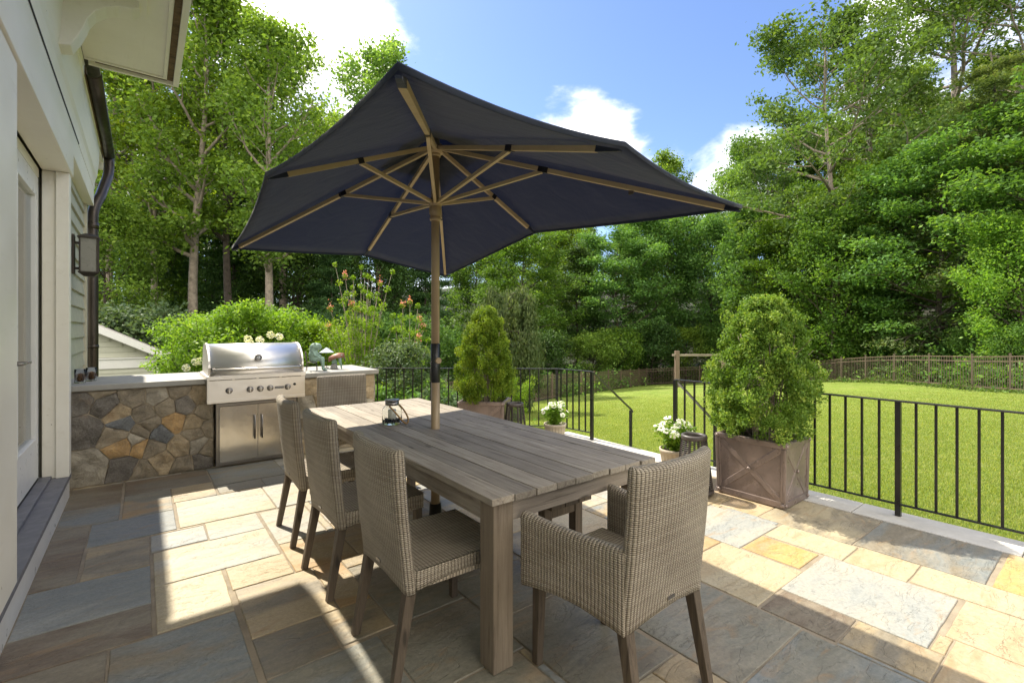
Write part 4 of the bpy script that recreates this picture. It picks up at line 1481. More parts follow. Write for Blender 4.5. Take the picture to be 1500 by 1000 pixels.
# small care label hanging from the right rib
P = order[2]; q = AP.lerp(P, .70) + Vector((0, 0, .016 * math.sin(math.pi * .70) - .055))
mb = MB(); mb.box(q.x - .001, q.x + .001, q.y - .018, q.y + .018, q.z - .03, q.z + .01); mb.obj('tag', M['steel_dark'], um)
mb = MB(); mb.lathe([(.24, 0), (.24, .04), (.22, .06), (.05, .07), (.04, .22), (.028, .22)], n=32); mb.obj('base', M['black_metal'], um)
# hole trim in the table
mb = MB(); mb.lathe([(.0225, .7455), (.033, .7455), (.034, .749), (.0245, .751)], c=(PX, PY, 0), n=24, cap0=False, cap1=False)

# ------------------------------------------------------------------ things on the table
cl = thing('glass_lantern_jar', 'clear glass jar lantern with dark lid and rope handle on the table', 'lantern', (1.46, 3.34, .7465))
mb = MB(); mb.lathe([(.001, 0.001), (.066, 0.001), (.072, .008), (.072, .10), (.066, .118), (.050, .135), (.047, .15), (.044, .15), (.047, .134), (.063, .116), (.069, .099), (.069, .011), (.001, .006)], n=40, cap0=False, cap1=False)
mb.obj('glass_body', M['glass'], cl)
mb = MB(); mb.lathe([(.048, .138), (.050, .142), (.050, .168), (.0001, .168)], n=32, cap0=False, cap1=False); mb.lathe([(.052, .168), (.054, .171), (.054, .178), (.048, .181), (.0001, .181)], n=32, cap1=False)
mb.obj('lid', M['steel_dark'], cl)
mb = MB()
mb.tube(bezier([(-.045, -.055, .14), (-.02, -.09, .11), (.03, -.12, .02), (.075, -.085, .006)], 8) + bezier([(.075, -.085, .006), (.13, -.06, .01), (.10, .0, .10), (.055, .02, .14)], 8), .0062, 8)
mb.obj('rope_handle', M['rope'], cl)
o = thing('candle', 'white pillar candle inside the glass lantern jar', 'candle', (1.46, 3.34, .7465 + .03)); 
mb = MB(); mb.lathe([(.001, 0), (.030, 0), (.030, .072), (.027, .076), (.001, .072)], n=24, cap0=False, cap1=False); mb.obj('wax_body', M['wax'], o)
mb = MB(); mb.tube([(0, 0, .07), (.002, 0, .086)], .0015, 6); mb.obj('wick', M['black_plastic'], o)
mb = MB(4)
rg = random.Random(8)
for _ in range(190):
    a, r_ = rg.uniform(0, 6.28), .062 * math.sqrt(rg.random())
    z_ = .012 + rg.random() * .024
    s_ = rg.uniform(.005, .009)
    mb.lathe([(.0001, -s_ * .7), (s_, 0), (.0001, s_ * .7)], c=(1.46 + r_ * math.cos(a), 3.34 + r_ * math.sin(a), .7465 + z_), n=6, cap0=False, cap1=False)
tag(mb.obj('pebbles', M['pebble']), 'black pebbles in the bottom of the glass lantern jar', 'pebbles', kind='stuff')

# pine cone jars on the counter
j1 = thing('glass_candle_jar', 'front one of two small glass jars on the counter by the downspout', 'jar', (-.47, 6.10, .934), 0, 'glass jars of pine cones on the counter')
mb = MB(); mb.lathe([(.001, 0), (.042, 0), (.042, .13), (.039, .13), (.039, .005), (.001, .005)], n=28, cap0=False, cap1=False); mb.obj('glass_body', M['glass'], j1)
clone(j1, (-.40, 6.27, .934), .3, 'rear one of two small glass jars on the counter by the downspout')
def pine(name, label, loc, seed):
    mb = MB(seed); rg = random.Random(seed)
    mb.lathe([(.001, .008), (.018, .014), (.022, .04), (.012, .07), (.001, .08)], n=10, cap0=False, cap1=False)
    for k in range(90):
        t = k / 90; a = k * 2.4; z_ = .01 + .066 * t; r_ = .014 + .022 * math.sin(math.pi * (t * .85 + .1))
        c = Vector((r_ * math.cos(a), r_ * math.sin(a), z_)); d = Vector((math.cos(a), math.sin(a), .5)).normalized() * .007
        s_ = Vector((-math.sin(a), math.cos(a), 0)) * .007
        b = mb.vs([c - s_ - d, c + s_ - d, c + s_ * .8 + d, c - s_ * .8 + d, c + d * 1.3 + Vector((0, 0, -.003))])
        mb.newr(); mb.face([b, b + 1, b + 2, b + 3]); mb.face([b + 3, b + 2, b + 4])
    o = mb.obj(name, M['cone']); o.location = loc
    tag(o, label, 'pine cone', 'pine cones in the two glass jars')
pine('pine_cone', 'pine cone inside the front glass jar on the counter', (-.47, 6.10, .937), 1)
pine('pine_cone', 'pine cone inside the rear glass jar on the counter', (-.40, 6.27, .937), 2)

# ------------------------------------------------------------------ frog ornaments
def blobby(name, joints, edges, parent, m):
    """one continuous surface: joint balls and tapering limbs fused by a voxel remesh"""
    mb = MB(1)
    for j in joints:
        r = j[3]
        mb.lathe([(.0001, -r)] + [(r * math.sin(math.pi * k / 8), -r * math.cos(math.pi * k / 8)) for k in range(1, 8)] + [(.0001, r)], c=j[:3], n=12)
    for a, b in edges:
        A_, B_ = joints[a], joints[b]
        mb.tube([A_[:3], B_[:3]], [A_[3], B_[3]], 12)
    o = mb.obj(name, m, parent)
    rm = o.modifiers.new('merge', 'REMESH'); rm.mode = 'VOXEL'; rm.voxel_size = .004; rm.use_smooth_shade = True
    sm = o.modifiers.new('smooth', 'SMOOTH'); sm.iterations = 5; sm.factor = .5
    return o
def frog(parent, m, pose):
    if pose == 'sit':
        J = [(0, 0, .14, .044), (0, 0, .19, .050), (-.003, 0, .24, .038), (.005, 0, .285, .040), (.05, 0, .288, .036),   # pelvis..head, snout
             (.0, .036, .235, .016), (.03, .055, .19, .011), (.07, .03, .17, .010), (.0, -.036, .235, .016), (.03, -.055, .19, .011), (.07, -.03, .165, .010),
             (.02, .035, .135, .024), (.095, .035, .14, .018), (.10, .035, .07, .013), (.105, .035, .01, .011), (.14, .038, .006, .009),
             (.02, -.035, .135, .024), (.095, -.03, .145, .018), (.115, -.03, .08, .013), (.12, -.03, .02, .011), (.15, -.034, .014, .009)]
        E_ = [(0, 1), (1, 2), (2, 3), (3, 4), (2, 5), (5, 6), (6, 7), (2, 8), (8, 9), (9, 10), (0, 11), (11, 12), (12, 13), (13, 14), (14, 15), (0, 16), (16, 17), (17, 18), (18, 19), (19, 20)]
    J = [(a, b, c, d * (1.25 if i < 5 else 1.3)) for i, (a, b, c, d) in enumerate(J)]
    o = blobby('body', J, E_, parent, m)
    mb = MB()
    for s_ in (-1, 1):
        c = (.022, s_ * .024, .327)
        mb.lathe([(.0001, -.012), (.008, -.009), (.0125, 0), (.008, .009), (.0001, .012)], c=c, n=12, cap0=False, cap1=False)
    mb.obj('eyes', m, parent)
    return o
f1 = thing('frog_statue', 'green bronze frog statue sitting cross-armed on a small slatted chair', 'statue', (1.66, 6.12, .937), R(-35))
frog(f1, M['verdigris'], 'sit')
ch = thing('miniature_chair', 'miniature metal chair with wooden slats under the sitting frog statue', 'miniature chair', (1.58, 6.14, .934), R(-20))
mb = MB()
for x, y, h_ in ((-.045, .055, .24), (-.045, -.055, .24), (.06, .055, .10), (.06, -.055, .10)):
    mb.tube([(x * 1.15, y * 1.1, 0), (x, y, .10), (x - (.02 if h_ > .1 else 0), y, h_)], .004, 6)
mb.obj('chair_frame', M['bronze'], ch)
mb = MB()
for k in range(4): mb.box(-.045 + k * .028, -.022 + k * .028, -.06, .06, .10, .105)
mb.obj('seat', M['post_wood'], ch)
mb = MB()
for k in range(4): mb.box(-.066 + .004 * (3 - k), -.062 + .004 * (3 - k), -.058, .058, .13 + k * .028, .148 + k * .028)
mb.obj('backrest', M['post_wood'], ch)
ch.location = (1.63, 6.13, .934)
f2 = thing('frog_pair_ornament', 'small grey-green figures of two frogs sheltering under a copper leaf', 'statue', (1.92, 6.18, .934), R(-15))
mb = MB(3); mb.lathe([(.001, 0), (.05, 0), (.045, .02), (.034, .055), (.02, .07), (.001, .07)], n=12, cap0=False, cap1=False); mb.obj('stone_base', M['grey_stone'], f2)
blobby('frog', [(0, .02, .08, .024), (0, .02, .12, .026), (.01, .02, .165, .022), (.03, .02, .17, .015), (.03, .045, .09, .014), (.03, .04, .03, .010)], [(0, 1), (1, 2), (2, 3), (0, 4), (4, 5)], f2, M['verdigris'])
blobby('frog', [(.07, -.02, .09, .020), (.07, -.02, .13, .022), (.07, -.02, .17, .019), (.09, -.02, .175, .013), (.085, -.01, .07, .012), (.09, -.01, .01, .010)], [(0, 1), (1, 2), (2, 3), (0, 4), (4, 5)], f2, M['verdigris'])
mb = MB(3)
mb.grid(lambda u, v: (.03 + (u - .5) * .19, (v - .5) * .13 * math.sin(math.pi * (.08 + .84 * u)), .20 - .10 * (u - .5) ** 2 - .3 * ((v - .5) * .16) ** 2 * 30 + .05 * (u - .5)), 10, 6)
lf = mb.obj('copper_leaf', M['copper'], f2); so = lf.modifiers.new('t', 'SOLIDIFY'); so.thickness = .005
f3 = thing('miniature_parasol', 'tiny pale blue parasol ornament standing between the two frog ornaments', 'ornament', (1.90, 6.42, .934))
mb = MB(); mb.tube([(0, 0, 0), (0, 0, .25)], .003, 6); mb.obj('stick', M['bronze'], f3)
mb = MB(); mb.lathe([(.095, .205), (.05, .235), (.012, .262), (.001, .268), (.001, .262), (.05, .23), (.093, .203)], n=8, cap0=False, cap1=False, smooth=False); mb.obj('canopy', M['pale_fabric'], f3)
mb = MB(); mb.lathe([(.03, 0), (.03, .008), (.005, .012)], n=14); mb.obj('base', M['bronze'], f3)

# ------------------------------------------------------------------ planters
def planter(label, loc, rz, lx=.48, ly=.60, h=.53):
    t = thing('square_planter', label, 'planter', loc, rz, 'mauve brown planters with cross braces')
    mb = MB(6)
    a, b = lx / 2, ly / 2
    tp = .025
    def ring(s_, z, o=0): return [(-a * s_ + o, -b * s_ + o, z), (a * s_ - o, -b * s_ + o, z), (a * s_ - o, b * s_ - o, z), (-a * s_ + o, b * s_ - o, z)]
    mb.loft([ring(.955, 0, .012), ring(.995, h - .05, .012), ring(1.0, h, .012), ring(1.0, h, .035), ring(.99, h - .12, .035)], True, True, False)
    mb.obj('planter_box', M['planter'], t, 0.006)
    # raised frame + cross on each face
    def side(nx, ny, L, off):
        mb = MB(int(abs(nx) * 3 + ny + 5))
        n_ = Vector((nx, ny, 0)); s_ = Vector((-ny, nx, 0)); o0 = n_ * (off - .003)
        def P(u, z): return o0 * (.955 + .045 * z / h) + s_ * u * (.955 + .045 * z / h) + Vector((0, 0, z))
        hl = L / 2 - .022
        w_, d_ = .042, .022
        mb.beam(P(-L / 2 + .002, .03), P(L / 2 - .002, .03), w_ * 1.2, d_, up=tuple(n_))
        mb.beam(P(-L / 2 + .002, h - .025), P(L / 2 - .002, h - .025), w_, d_ * 1.2, up=tuple(n_))
        for u in (-hl, hl): mb.beam(P(u, .055), P(u, h - .047), w_, d_ * .95, up=tuple(n_))
        mb.beam(P(-hl + .02, .06), P(hl - .02, h - .05), .05, d_ * .7, up=tuple(n_))
        mb.beam(P(-hl + .02, h - .05), P(hl - .02, .06), .05, d_ * .6, up=tuple(n_))
        f_ = mb.obj('brace_frame', M['planter'], t, 0.005)
        for u, z in ((0, h / 2 + .005), (-hl, .03), (hl, .03), (-hl, h - .025), (hl, h - .025)):
            mb = MB(); mb.lathe([(.016, 0), (.015, .005), (.008, .010), (.0001, .011)], n=12, cap1=False)
            r_ = mb.obj('rivet', M['planter'], f_); r_.location = P(u, z) + n_ * .013
            r_.rotation_euler = n_.to_track_quat('Z', 'Y').to_euler()
    side(-1, 0, ly, a - .012); side(1, 0, ly, a - .012); side(0, -1, lx, b - .012); side(0, 1, lx, b - .012)
    mb = MB(3)
    mb.grid(lambda u, v: ((u - .5) * (lx - .08), (v - .5) * (ly - .08), h - .06 + .025 * mnoise.noise(Vector((u * 6, v * 6, 1)))), 16, 16)
    mb.obj('soil', M['soil'], t)
    return t
p2 = planter('brown planter with cross braces at the right, holding the larger box bush', (4.27, 1.965, .003), R(0))
clone(p2, (3.52, 5.13, .003), R(42), 'brown planter with cross braces in the back corner of the patio, beyond the table')

# ------------------------------------------------------------------ floor lanterns
def floor_lantern(label, loc):
    t = thing('woven_floor_lantern', label, 'lantern', loc, 0.2, 'tapered dark woven floor lanterns')
    mb = MB()
    mb.lathe([(.095, .47), (.110, .472), (.112, .495), (.106, .51), (.085, .51), (.078, .495), (.08, .475)], n=28, cap0=False, cap1=False)
    mb.obj('top_ring', M['basket'], t)
    mb = MB(); mb.lathe([(.001, .012), (.155, .012), (.165, .02), (.165, .038), (.155, .045), (.001, .045)], n=28, cap0=False, cap1=False); mb.obj('base', M['basket'], t)
    for k in range(6):
        a = k * math.pi / 3
        mb = MB(k); mb.beam((.155 * math.cos(a), .155 * math.sin(a), .0), (.098 * math.cos(a), .098 * math.sin(a), .48), .018, .018)
        mb.obj('upright', M['basket'], t, 0.002)
    mb = MB()
    for k in range(24):
        z_ = .06 + k * .0172
        r_ = .160 - (.160 - .102) * z_ / .48
        mb.tube([(r_ * math.cos(a), r_ * math.sin(a), z_) for a in [i * math.pi / 9 for i in range(19)]], .0034, 5, cap=False)
    mb.obj('strand_weave', M['basket'], t)
    mb = MB(); mb.lathe([(.001, .046), (.05, .046), (.05, .19), (.001, .19)], n=24, cap0=False, cap1=False)
    o = mb.obj('candle', M['wax']); o.location = loc
    tag(o, ('white pillar candle inside the woven floor lantern ' + ('beside the right planter' if loc[1] < 3 else 'in the back corner')), 'candle', 'candles in the floor lanterns')
    return t
l1 = floor_lantern('dark woven floor lantern behind the armchair, beside the right planter', (3.86, 2.36, .003))
l2 = floor_lantern('dark woven floor lantern beyond the table, beside the back corner planter', (3.72, 4.75, .003))

# ------------------------------------------------------------------ railings
def railing(label, segs, stair, group):
    """segs: list of (a, b) runs; each run has its posts and balusters"""
    o0 = segs[0][0]
    t = thing('iron_railing', label, 'railing', (o0[0], o0[1], 0), 0, group)
    def L(p): return Vector((p[0] - o0[0], p[1] - o0[1], p[2] if len(p) > 2 else 0))
    H_ = .895
    pm = MB(); pm.box(-.018, .018, -.018, .018, .0, H_ - .012); pme = pm.mesh('post', [M['black_metal']])
    bmh = MB(); bmh.box(-.008, .008, -.008, .008, .10, H_ - .012); bme = bmh.mesh('baluster', [M['black_metal']])
    for run in segs:
        a, b = L(run[0]), L(run[1])
        d = (b - a).normalized(); ln = (b - a).length
        rz = math.atan2(d.y, d.x)
        mb = MB(); mb.beam(a + Vector((0, 0, H_ - .005)), b + Vector((0, 0, H_ - .005)), .040, .013); mb.obj('top_rail', M['rail_top'], t, 0.003)
        mb = MB(); mb.beam(a + Vector((0, 0, .095)), b + Vector((0, 0, .095)), .028, .011); mb.obj('bottom_rail', M['black_metal'], t, 0.002)
        for s_ in run[2]:
            o = bpy.data.objects.new('post', pme); COL.objects.link(o); o.parent = t
            o.location = a + d * s_; o.rotation_euler = (0, 0, rz)
            fl = MB(); fl.box(-.035, .035, -.035, .035, .004, .010)
        s_ = run[3]
        while s_ < ln - .03:
            if all(abs(s_ - q) > .05 for q in run[2]):
                o = bpy.data.objects.new('baluster', bme); COL.objects.link(o); o.parent = t
                o.location = a + d * s_; o.rotation_euler = (0, 0, rz)
            s_ += run[4]
    if stair:
        y, x0, x1 = stair
        a = L((x0, y, H_ - .01)); b = L((x1, y, .315))
        mb = MB(); mb.beam(a, b, .032, .014); mb.tube([b, b + Vector((.03, 0, -.02)), b + Vector((.032, 0, -.045))], .010, 8); mb.obj('handrail', M['rail_top'], t)
        mb = MB(); p = L((x1 - .01, y, 0)); mb.box(p.x - .016, p.x + .016, p.y - .016, p.y + .016, -.95, .305); mb.obj('post', M['black_metal'], t)
    return t
railing('black iron railing with thin square balusters along the right edge of the patio',
        [((4.62, 3.05), (4.62, -1.2), (0.0, 1.953, 3.9), .115, .1145)], (3.05, 4.63, 5.45), 'black iron patio railings')
railing('black iron railing running from the steps behind the back planter to the stone counter',
        [((4.62, 4.28), (4.56, 4.88), (0.0,), .105, .105), ((4.56, 4.88), (2.40, 6.70), (0.0, 1.30, 2.82), .125, .1265)], (4.28, 4.63, 5.42), 'black iron patio railings')

# ------------------------------------------------------------------ trees and shrubs
def rotv(v, axis, a):
    return Matrix.Rotation(a, 3, axis) @ v

def tree_meshes(name, seed, H, r0, clear, spread, prof, limbs, up, leaf, n_clump, rc, sub=5, lean=0.0, droop=0.0, mats=None, flat=0.5, tilt=0.8, aspect=0.55, clumps=2, trunk_top=0.93, hang=0, split=0, strays=.1):
    """prof(t) -> limb length factor for t in 0 (lowest limb) .. 1 (top). Returns (trunk mesh, crown mesh)"""
    rg = random.Random(seed)
    rs = np.random.RandomState(seed)
    mb = MB(seed)
    # trunk
    pts = []
    ph = rg.uniform(0, 6)
    for i in range(11):
        t = i / 10
        pts.append(Vector((lean * t * H + .02 * H * math.sin(ph + t * 5) * t, .018 * H * math.sin(ph * 2 + t * 4) * t, t * H * trunk_top)))
    def tr(z):
        t = min(.999, max(0, z / (H * trunk_top))) * 10
        i = int(t)
        return pts[i].lerp(pts[i + 1], t - i)
    rad = [r0 * (1.25 if i == 0 else 1) * (1 - .88 * (i / 10) ** .9) for i in range(11)]
    mb.tube(pts, rad, 9)
    C = []
    def limb(base, d, L, r, lev):
        p = base.copy(); q = [p.copy()]
        dd = d.normalized()
        n = 6
        for i in range(n):
            dd = (dd + Vector((rg.uniform(-.22, .22), rg.uniform(-.22, .22), rg.uniform(-.12, .16) + up * .10 - droop * .16))).normalized()
            p = p + dd * (L / n)
            q.append(p.copy())
        mb.tube(q, [max(.006, r * (1 - .85 * i / n)) for i in range(n + 1)], 6 if lev == 0 else 4, cap=False)
        if lev == 0:
            for s_ in range(sub):
                t = .30 + .66 * (s_ + rg.random() * .8) / sub
                i = min(n - 1, int(t * n))
                b = q[i].lerp(q[i + 1], t * n - i)
                ax = (q[i + 1] - q[i]).normalized()
                side = ax.cross(Vector((0, 0, 1)))
                if side.length < .1: side = Vector((1, 0, 0))
                sd = side.normalized() * (1 if s_ % 2 else -1)
                nd = (ax * .7 + sd * rg.uniform(.5, 1.0) + Vector((0, 0, rg.uniform(-.25, .45) - droop * .5))).normalized()
                limb(b, nd, L * rg.uniform(.28, .46) * (1.15 - t * .5), r * .35, 1)
            C.append((q[-1], rc * rg.uniform(.7, 1.1)))
            C.append((q[-2], rc * rg.uniform(.5, .9)))
        else:
            for k in range(clumps):
                C.append((q[-1 - 2 * k], rc * rg.uniform(.55, 1.15)))
    for i in range(limbs):
        t = (i + .5) / limbs
        z = clear + (H * trunk_top - clear) * t * .97
        a = i * 2.399 + rg.uniform(-.5, .5)
        L = spread * prof(t) * rg.uniform(.75, 1.15)
        el = up * (.25 + .9 * t) - droop * .3
        d = Vector((math.cos(a), math.sin(a), el))
        limb(tr(z), d, L, max(.02, r0 * (1 - t) * .42 + .02), 0)
    C.append((tr(H * trunk_top), rc))
    # leaves
    P = []; Rn = []; 
    for c, r in C:
        n = max(6, int(n_clump * (r / rc) ** 2 * rg.uniform(.6, 1.3)))
        g = rs.normal(0, 1, (n, 3))
        g /= (np.linalg.norm(g, axis=1)[:, None] + 1e-6)
        g *= (rs.uniform(0, 1, n) ** .45)[:, None] * r
        st_ = rs.uniform(0, 1, n) < .09
        g[st_] *= 1.7
        g[:, 2] *= flat
        if hang:
            g[:, 2] -= rs.uniform(0, 1, n) ** 1.3 * hang
            g[:, :2] *= .55
        P.append(g + np.array(c))
        Rn.append(np.clip(rs.normal(rg.uniform(.25, .75), .16, n), 0, 1))
    P = np.concatenate(P); Rn = np.concatenate(Rn)
    if hang:
        P[:, 2] = np.maximum(P[:, 2], .1 + rs.uniform(0, .3, len(P)))
        dirs = np.tile(np.array([[0, 0, -1.0]]), (len(P), 1)); 
        nrm = rs.normal(0, 1, (len(P), 3)); nrm[:, 2] *= .3
        nrm /= np.linalg.norm(nrm, axis=1)[:, None]
        u = dirs + rs.normal(0, .25, dirs.shape); u -= nrm * np.sum(u * nrm, 1)[:, None]; u /= np.linalg.norm(u, axis=1)[:, None]
        s = leaf * rs.uniform(.6, 1.3, len(P))[:, None]
        U, V = u * s * .6, np.cross(nrm, u) * s * .2
    else:
        U, V = leaf_axes(rs, len(P), leaf, tilt, aspect)
    cm = quad_cloud(name + '_crown', P, U, V, Rn, mats[1])
    return mb.mesh(name + '_trunk', [mats[0]]), cm

dome = lambda t: math.sin(math.pi * (.18 + .78 * t)) ** .7
cone = lambda t: 1.0 - .86 * t
egg = lambda t: math.sin(math.pi * (.10 + .85 * t)) ** .6
TT = {}
TT['poplar'] = tree_meshes('poplar', 1, 25, .32, 8.2, 4.3, egg, 24, 1.1, .27, 70, 1.15, 5, mats=(M['bark'], M['leaf_light']), flat=.6)
TT['poplar2'] = tree_meshes('poplar2', 21, 24, .28, 9, 4.0, egg, 22, .9, .27, 72, 1.1, 5, lean=.03, mats=(M['bark'], M['leaf_light']), flat=.6)
TT['airy'] = tree_meshes('airy', 5, 23, .28, 6.5, 6.6, dome, 26, .55, .25, 85, 1.0, 7, lean=-.02, mats=(M['bark'], M['leaf_oak']), flat=.45)
TT['oak'] = tree_meshes('oak', 8, 24, .55, 8, 10, dome, 24, .45, .26, 85, 1.2, 8, mats=(M['bark'], M['leaf_oak']), flat=.45)
TT['maple'] = tree_meshes('maple', 3, 15, .20, 1.6, 4.6, egg, 34, .9, .23, 95, 1.0, 6, mats=(M['bark_dark'], M['leaf_mid']), flat=.8)
TT['maple2'] = tree_meshes('maple2', 33, 12, .17, .9, 4.2, egg, 32, .8, .22, 95, .92, 6, mats=(M['bark_dark'], M['leaf_mid']), flat=.85)
TT['beech'] = tree_meshes('beech', 13, 13, .20, .8, 5.0, egg, 38, .5, .21, 115, 1.0, 6, droop=.15, mats=(M['bark_dark'], M['leaf_mid']), flat=.40, tilt=.55)
TT['hemlock'] = tree_meshes('hemlock', 9, 16, .22, .8, 5.2, cone, 46, .15, .17, 100, 1.0, 6, droop=.55, mats=(M['bark_dark'], M['leaf_feather']), flat=.2, tilt=.4, aspect=.35)
TT['evergreen'] = tree_meshes('evergreen', 19, 17, .24, .5, 4.6, cone, 44, .2, .22, 95, 1.1, 6, droop=.35, mats=(M['bark_dark'], M['leaf_dark']), flat=.35, tilt=.6, aspect=.4)
TT['weeping'] = tree_meshes('weeping', 6, 6.5, .12, 2.0, 2.4, egg, 18, .6, .16, 200, .55, 5, droop=.5, mats=(M['bark_dark'], M['leaf_grey']), hang=2.2)
TT['shrub'] = tree_meshes('shrub', 4, 3.4, .05, .15, 2.1, dome, 26, .8, .13, 75, .55, 4, mats=(M['bark_dark'], M['leaf_mid']), flat=.7)
TT['bright'] = tree_meshes('bright', 14, 3.0, .05, .2, 2.0, dome, 30, .7, .088, 85, .42, 5, mats=(M['bark_dark'], M['leaf_bright']), flat=.45, tilt=.6)
TT['small'] = tree_meshes('small', 24, 2.2, .035, .1, 1.0, dome, 20, .9, .06, 70, .28, 4, mats=(M['bark_dark'], M['leaf_bright']), flat=.7)
TT['low'] = tree_meshes('low', 44, 1.0, .02, .05, .8, dome, 18, .6, .08, 60, .28, 4, mats=(M['bark_dark'], M['leaf_mid']), flat=.7)

def tree(kind, name, x, y, rz, s, label, cat, group, leafm=None, barkm=None, sz=None, dz=0.0):
    t = thing(name, label, cat, (x, y, gz(x, y) - .06 + dz), rz, group)
    t.scale = (s, s, s * (sz or 1))
    a = bpy.data.objects.new('trunk' if cat == 'tree' else 'stems', TT[kind][0]); COL.objects.link(a); a.parent = t
    b = bpy.data.objects.new('crown' if cat == 'tree' else 'foliage', TT[kind][1]); COL.objects.link(b); b.parent = t
    if leafm:
        b.material_slots[0].link = 'OBJECT'; b.material_slots[0].material = M[leafm]
    if barkm:
        a.material_slots[0].link = 'OBJECT'; a.material_slots[0].material = M[barkm]
    return t
tree('poplar', 'poplar_tree', -1.72, 40.5, 1.48, 1.0, 'tall light green tree rising beside the downspout', 'tree', 'tall leafy trees behind the grill', None, None, None, 1)
tree('poplar2', 'poplar_tree', 0.88, 37.23, 3.37, 1.0, 'tall slender tree with two-toned crown left of the grill', 'tree', 'tall leafy trees behind the grill', None, None, None, 0)
tree('poplar', 'poplar_tree', 2.35, 32.31, 2.29, 1.02, 'tall grey-trunked tree directly above the grill lid', 'tree', 'tall leafy trees behind the grill', None, None, None, 0)
tree('poplar2', 'poplar_tree', 4.44, 34.48, 3.74, 1.08, 'tall dark-stemmed tree between the grill and the umbrella tip', 'tree', 'tall leafy trees behind the grill', None, 'bark_dark', None, 0)
tree('poplar', 'poplar_tree', 5.26, 27.53, 3.88, 0.86, 'pale-trunked tree standing just below the left umbrella corner', 'tree', 'tall leafy trees behind the grill', None, None, None, 0)
tree('poplar2', 'poplar_tree', 11.21, 39.36, 0.41, 0.92, 'tree whose crown shows left of the umbrella top', 'tree', 'tall leafy trees behind the grill', None, None, None, 0)
tree('poplar2', 'poplar_tree', 13.79, 34.84, 0.08, 1.12, 'tall thin-crowned tree rising behind the umbrella peak', 'tree', 'tall leafy trees behind the grill', None, None, None, 0)
tree('poplar', 'poplar_tree', -0.18, 50.69, 5.19, 1.1, 'tree standing far back between the downspout and the grill', 'tree', 'tall leafy trees behind the grill', None, 'bark_dark', None, 0)
tree('maple', 'broadleaf_tree', -1.6, 31.57, 1.61, 0.75, 'mid-height bushy tree right of the wall lantern', 'tree', 'tall leafy trees behind the grill', 'leaf_light', None, None, 0)
tree('maple', 'broadleaf_tree', 4.34, 44.67, 1.45, 1.05, 'dense tree filling in behind the grill', 'tree', 'tall leafy trees behind the grill', None, None, None, 0)
tree('maple2', 'broadleaf_tree', 8.49, 36.41, 6.17, 1.1, 'dense dark tree behind the left umbrella corner', 'tree', 'tall leafy trees behind the grill', 'leaf_dark', None, None, 0)
tree('evergreen', 'evergreen_tree', 5.23, 38.93, 2.92, 0.95, 'dark evergreen behind the grill trunks', 'tree', 'trees of the dark wood behind the lawn', None, None, None, 0)
tree('evergreen', 'evergreen_tree', 1.26, 44.52, 5.19, 0.9, 'dark evergreen deep in the wood left of the grill', 'tree', 'trees of the dark wood behind the lawn', None, None, None, 0)
tree('evergreen', 'evergreen_tree', 9.53, 30.55, 2.95, 0.62, 'dark evergreen behind the crape myrtle', 'tree', 'trees of the dark wood behind the lawn', None, None, None, 0)
tree('maple', 'broadleaf_tree', 13.09, 31.59, 3.96, 0.72, 'shaded broadleaf tree right of the crape myrtle', 'tree', 'trees of the dark wood behind the lawn', 'leaf_dark', None, None, 0)
tree('evergreen', 'evergreen_tree', 15.8, 30.76, 0.93, 0.66, 'dark evergreen directly behind the umbrella pole', 'tree', 'trees of the dark wood behind the lawn', None, None, None, 0)
tree('poplar', 'poplar_tree', 7.68, 35.77, 3.94, 1.02, 'tall leafy tree left of the umbrella peak', 'tree', 'tall leafy trees behind the grill', None, None, None, 0)
tree('maple', 'broadleaf_tree', 0.31, 56.64, 5.38, 1.65, 'big shaded tree far behind the slender trees above the garage', 'tree', 'tall leafy trees behind the grill', None, None, None, 0)
tree('maple', 'broadleaf_tree', 6.03, 53.47, 3.24, 1.7, 'big shaded tree far behind the tall trunks above the grill', 'tree', 'tall leafy trees behind the grill', None, None, None, 0)
tree('maple', 'broadleaf_tree', 12.27, 49.91, 4.6, 1.45, 'big shaded tree far behind the left umbrella edge', 'tree', 'tall leafy trees behind the grill', None, None, None, 0)
tree('poplar', 'poplar_tree', 49.86, 13.28, 4.16, 1.05, 'leafy tall tree filling the gap right of the open-crowned tree', 'tree', 'tall trees of the right-hand wood', 'leaf_oak', None, None, 0)
tree('poplar2', 'poplar_tree', 41.19, 18.72, 0.4, 0.8, 'slender tree left of the open-crowned tree', 'tree', 'tall trees of the right-hand wood', 'leaf_oak', None, None, 0)
tree('maple', 'broadleaf_tree', 23.31, 35.06, 4.7, 0.86, 'broadleaf tree under the far umbrella corner', 'tree', 'trees of the dark wood behind the lawn', None, None, None, 0)
tree('beech', 'broadleaf_tree', 23.25, 28.79, 3.66, 0.92, 'layered dark green tree beyond the weeping tree', 'tree', 'trees of the dark wood behind the lawn', None, None, None, 0)
tree('evergreen', 'evergreen_tree', 28.76, 28.33, 1.87, 0.74, 'dark evergreen behind the middle of the lawn', 'tree', 'trees of the dark wood behind the lawn', None, None, None, 0)
tree('maple', 'broadleaf_tree', 32.46, 34.31, 0.19, 1.0, 'light topped broadleaf tree behind the middle of the lawn', 'tree', 'trees of the dark wood behind the lawn', 'leaf_light', None, None, 0)
tree('beech', 'broadleaf_tree', 32.25, 26.89, 5.37, 1.0, 'spreading dark tree above the far fence corner', 'tree', 'trees of the dark wood behind the lawn', None, None, None, 0)
tree('maple2', 'broadleaf_tree', 37.35, 26.74, 2.93, 1.25, 'rounded tree left of the wooden arbour', 'tree', 'trees of the dark wood behind the lawn', None, None, None, 0)
tree('poplar', 'poplar_tree', 40.35, 26.95, 4.46, 0.86, 'tallest tree of the middle group, right of the umbrella', 'tree', 'trees of the dark wood behind the lawn', None, None, None, 0)
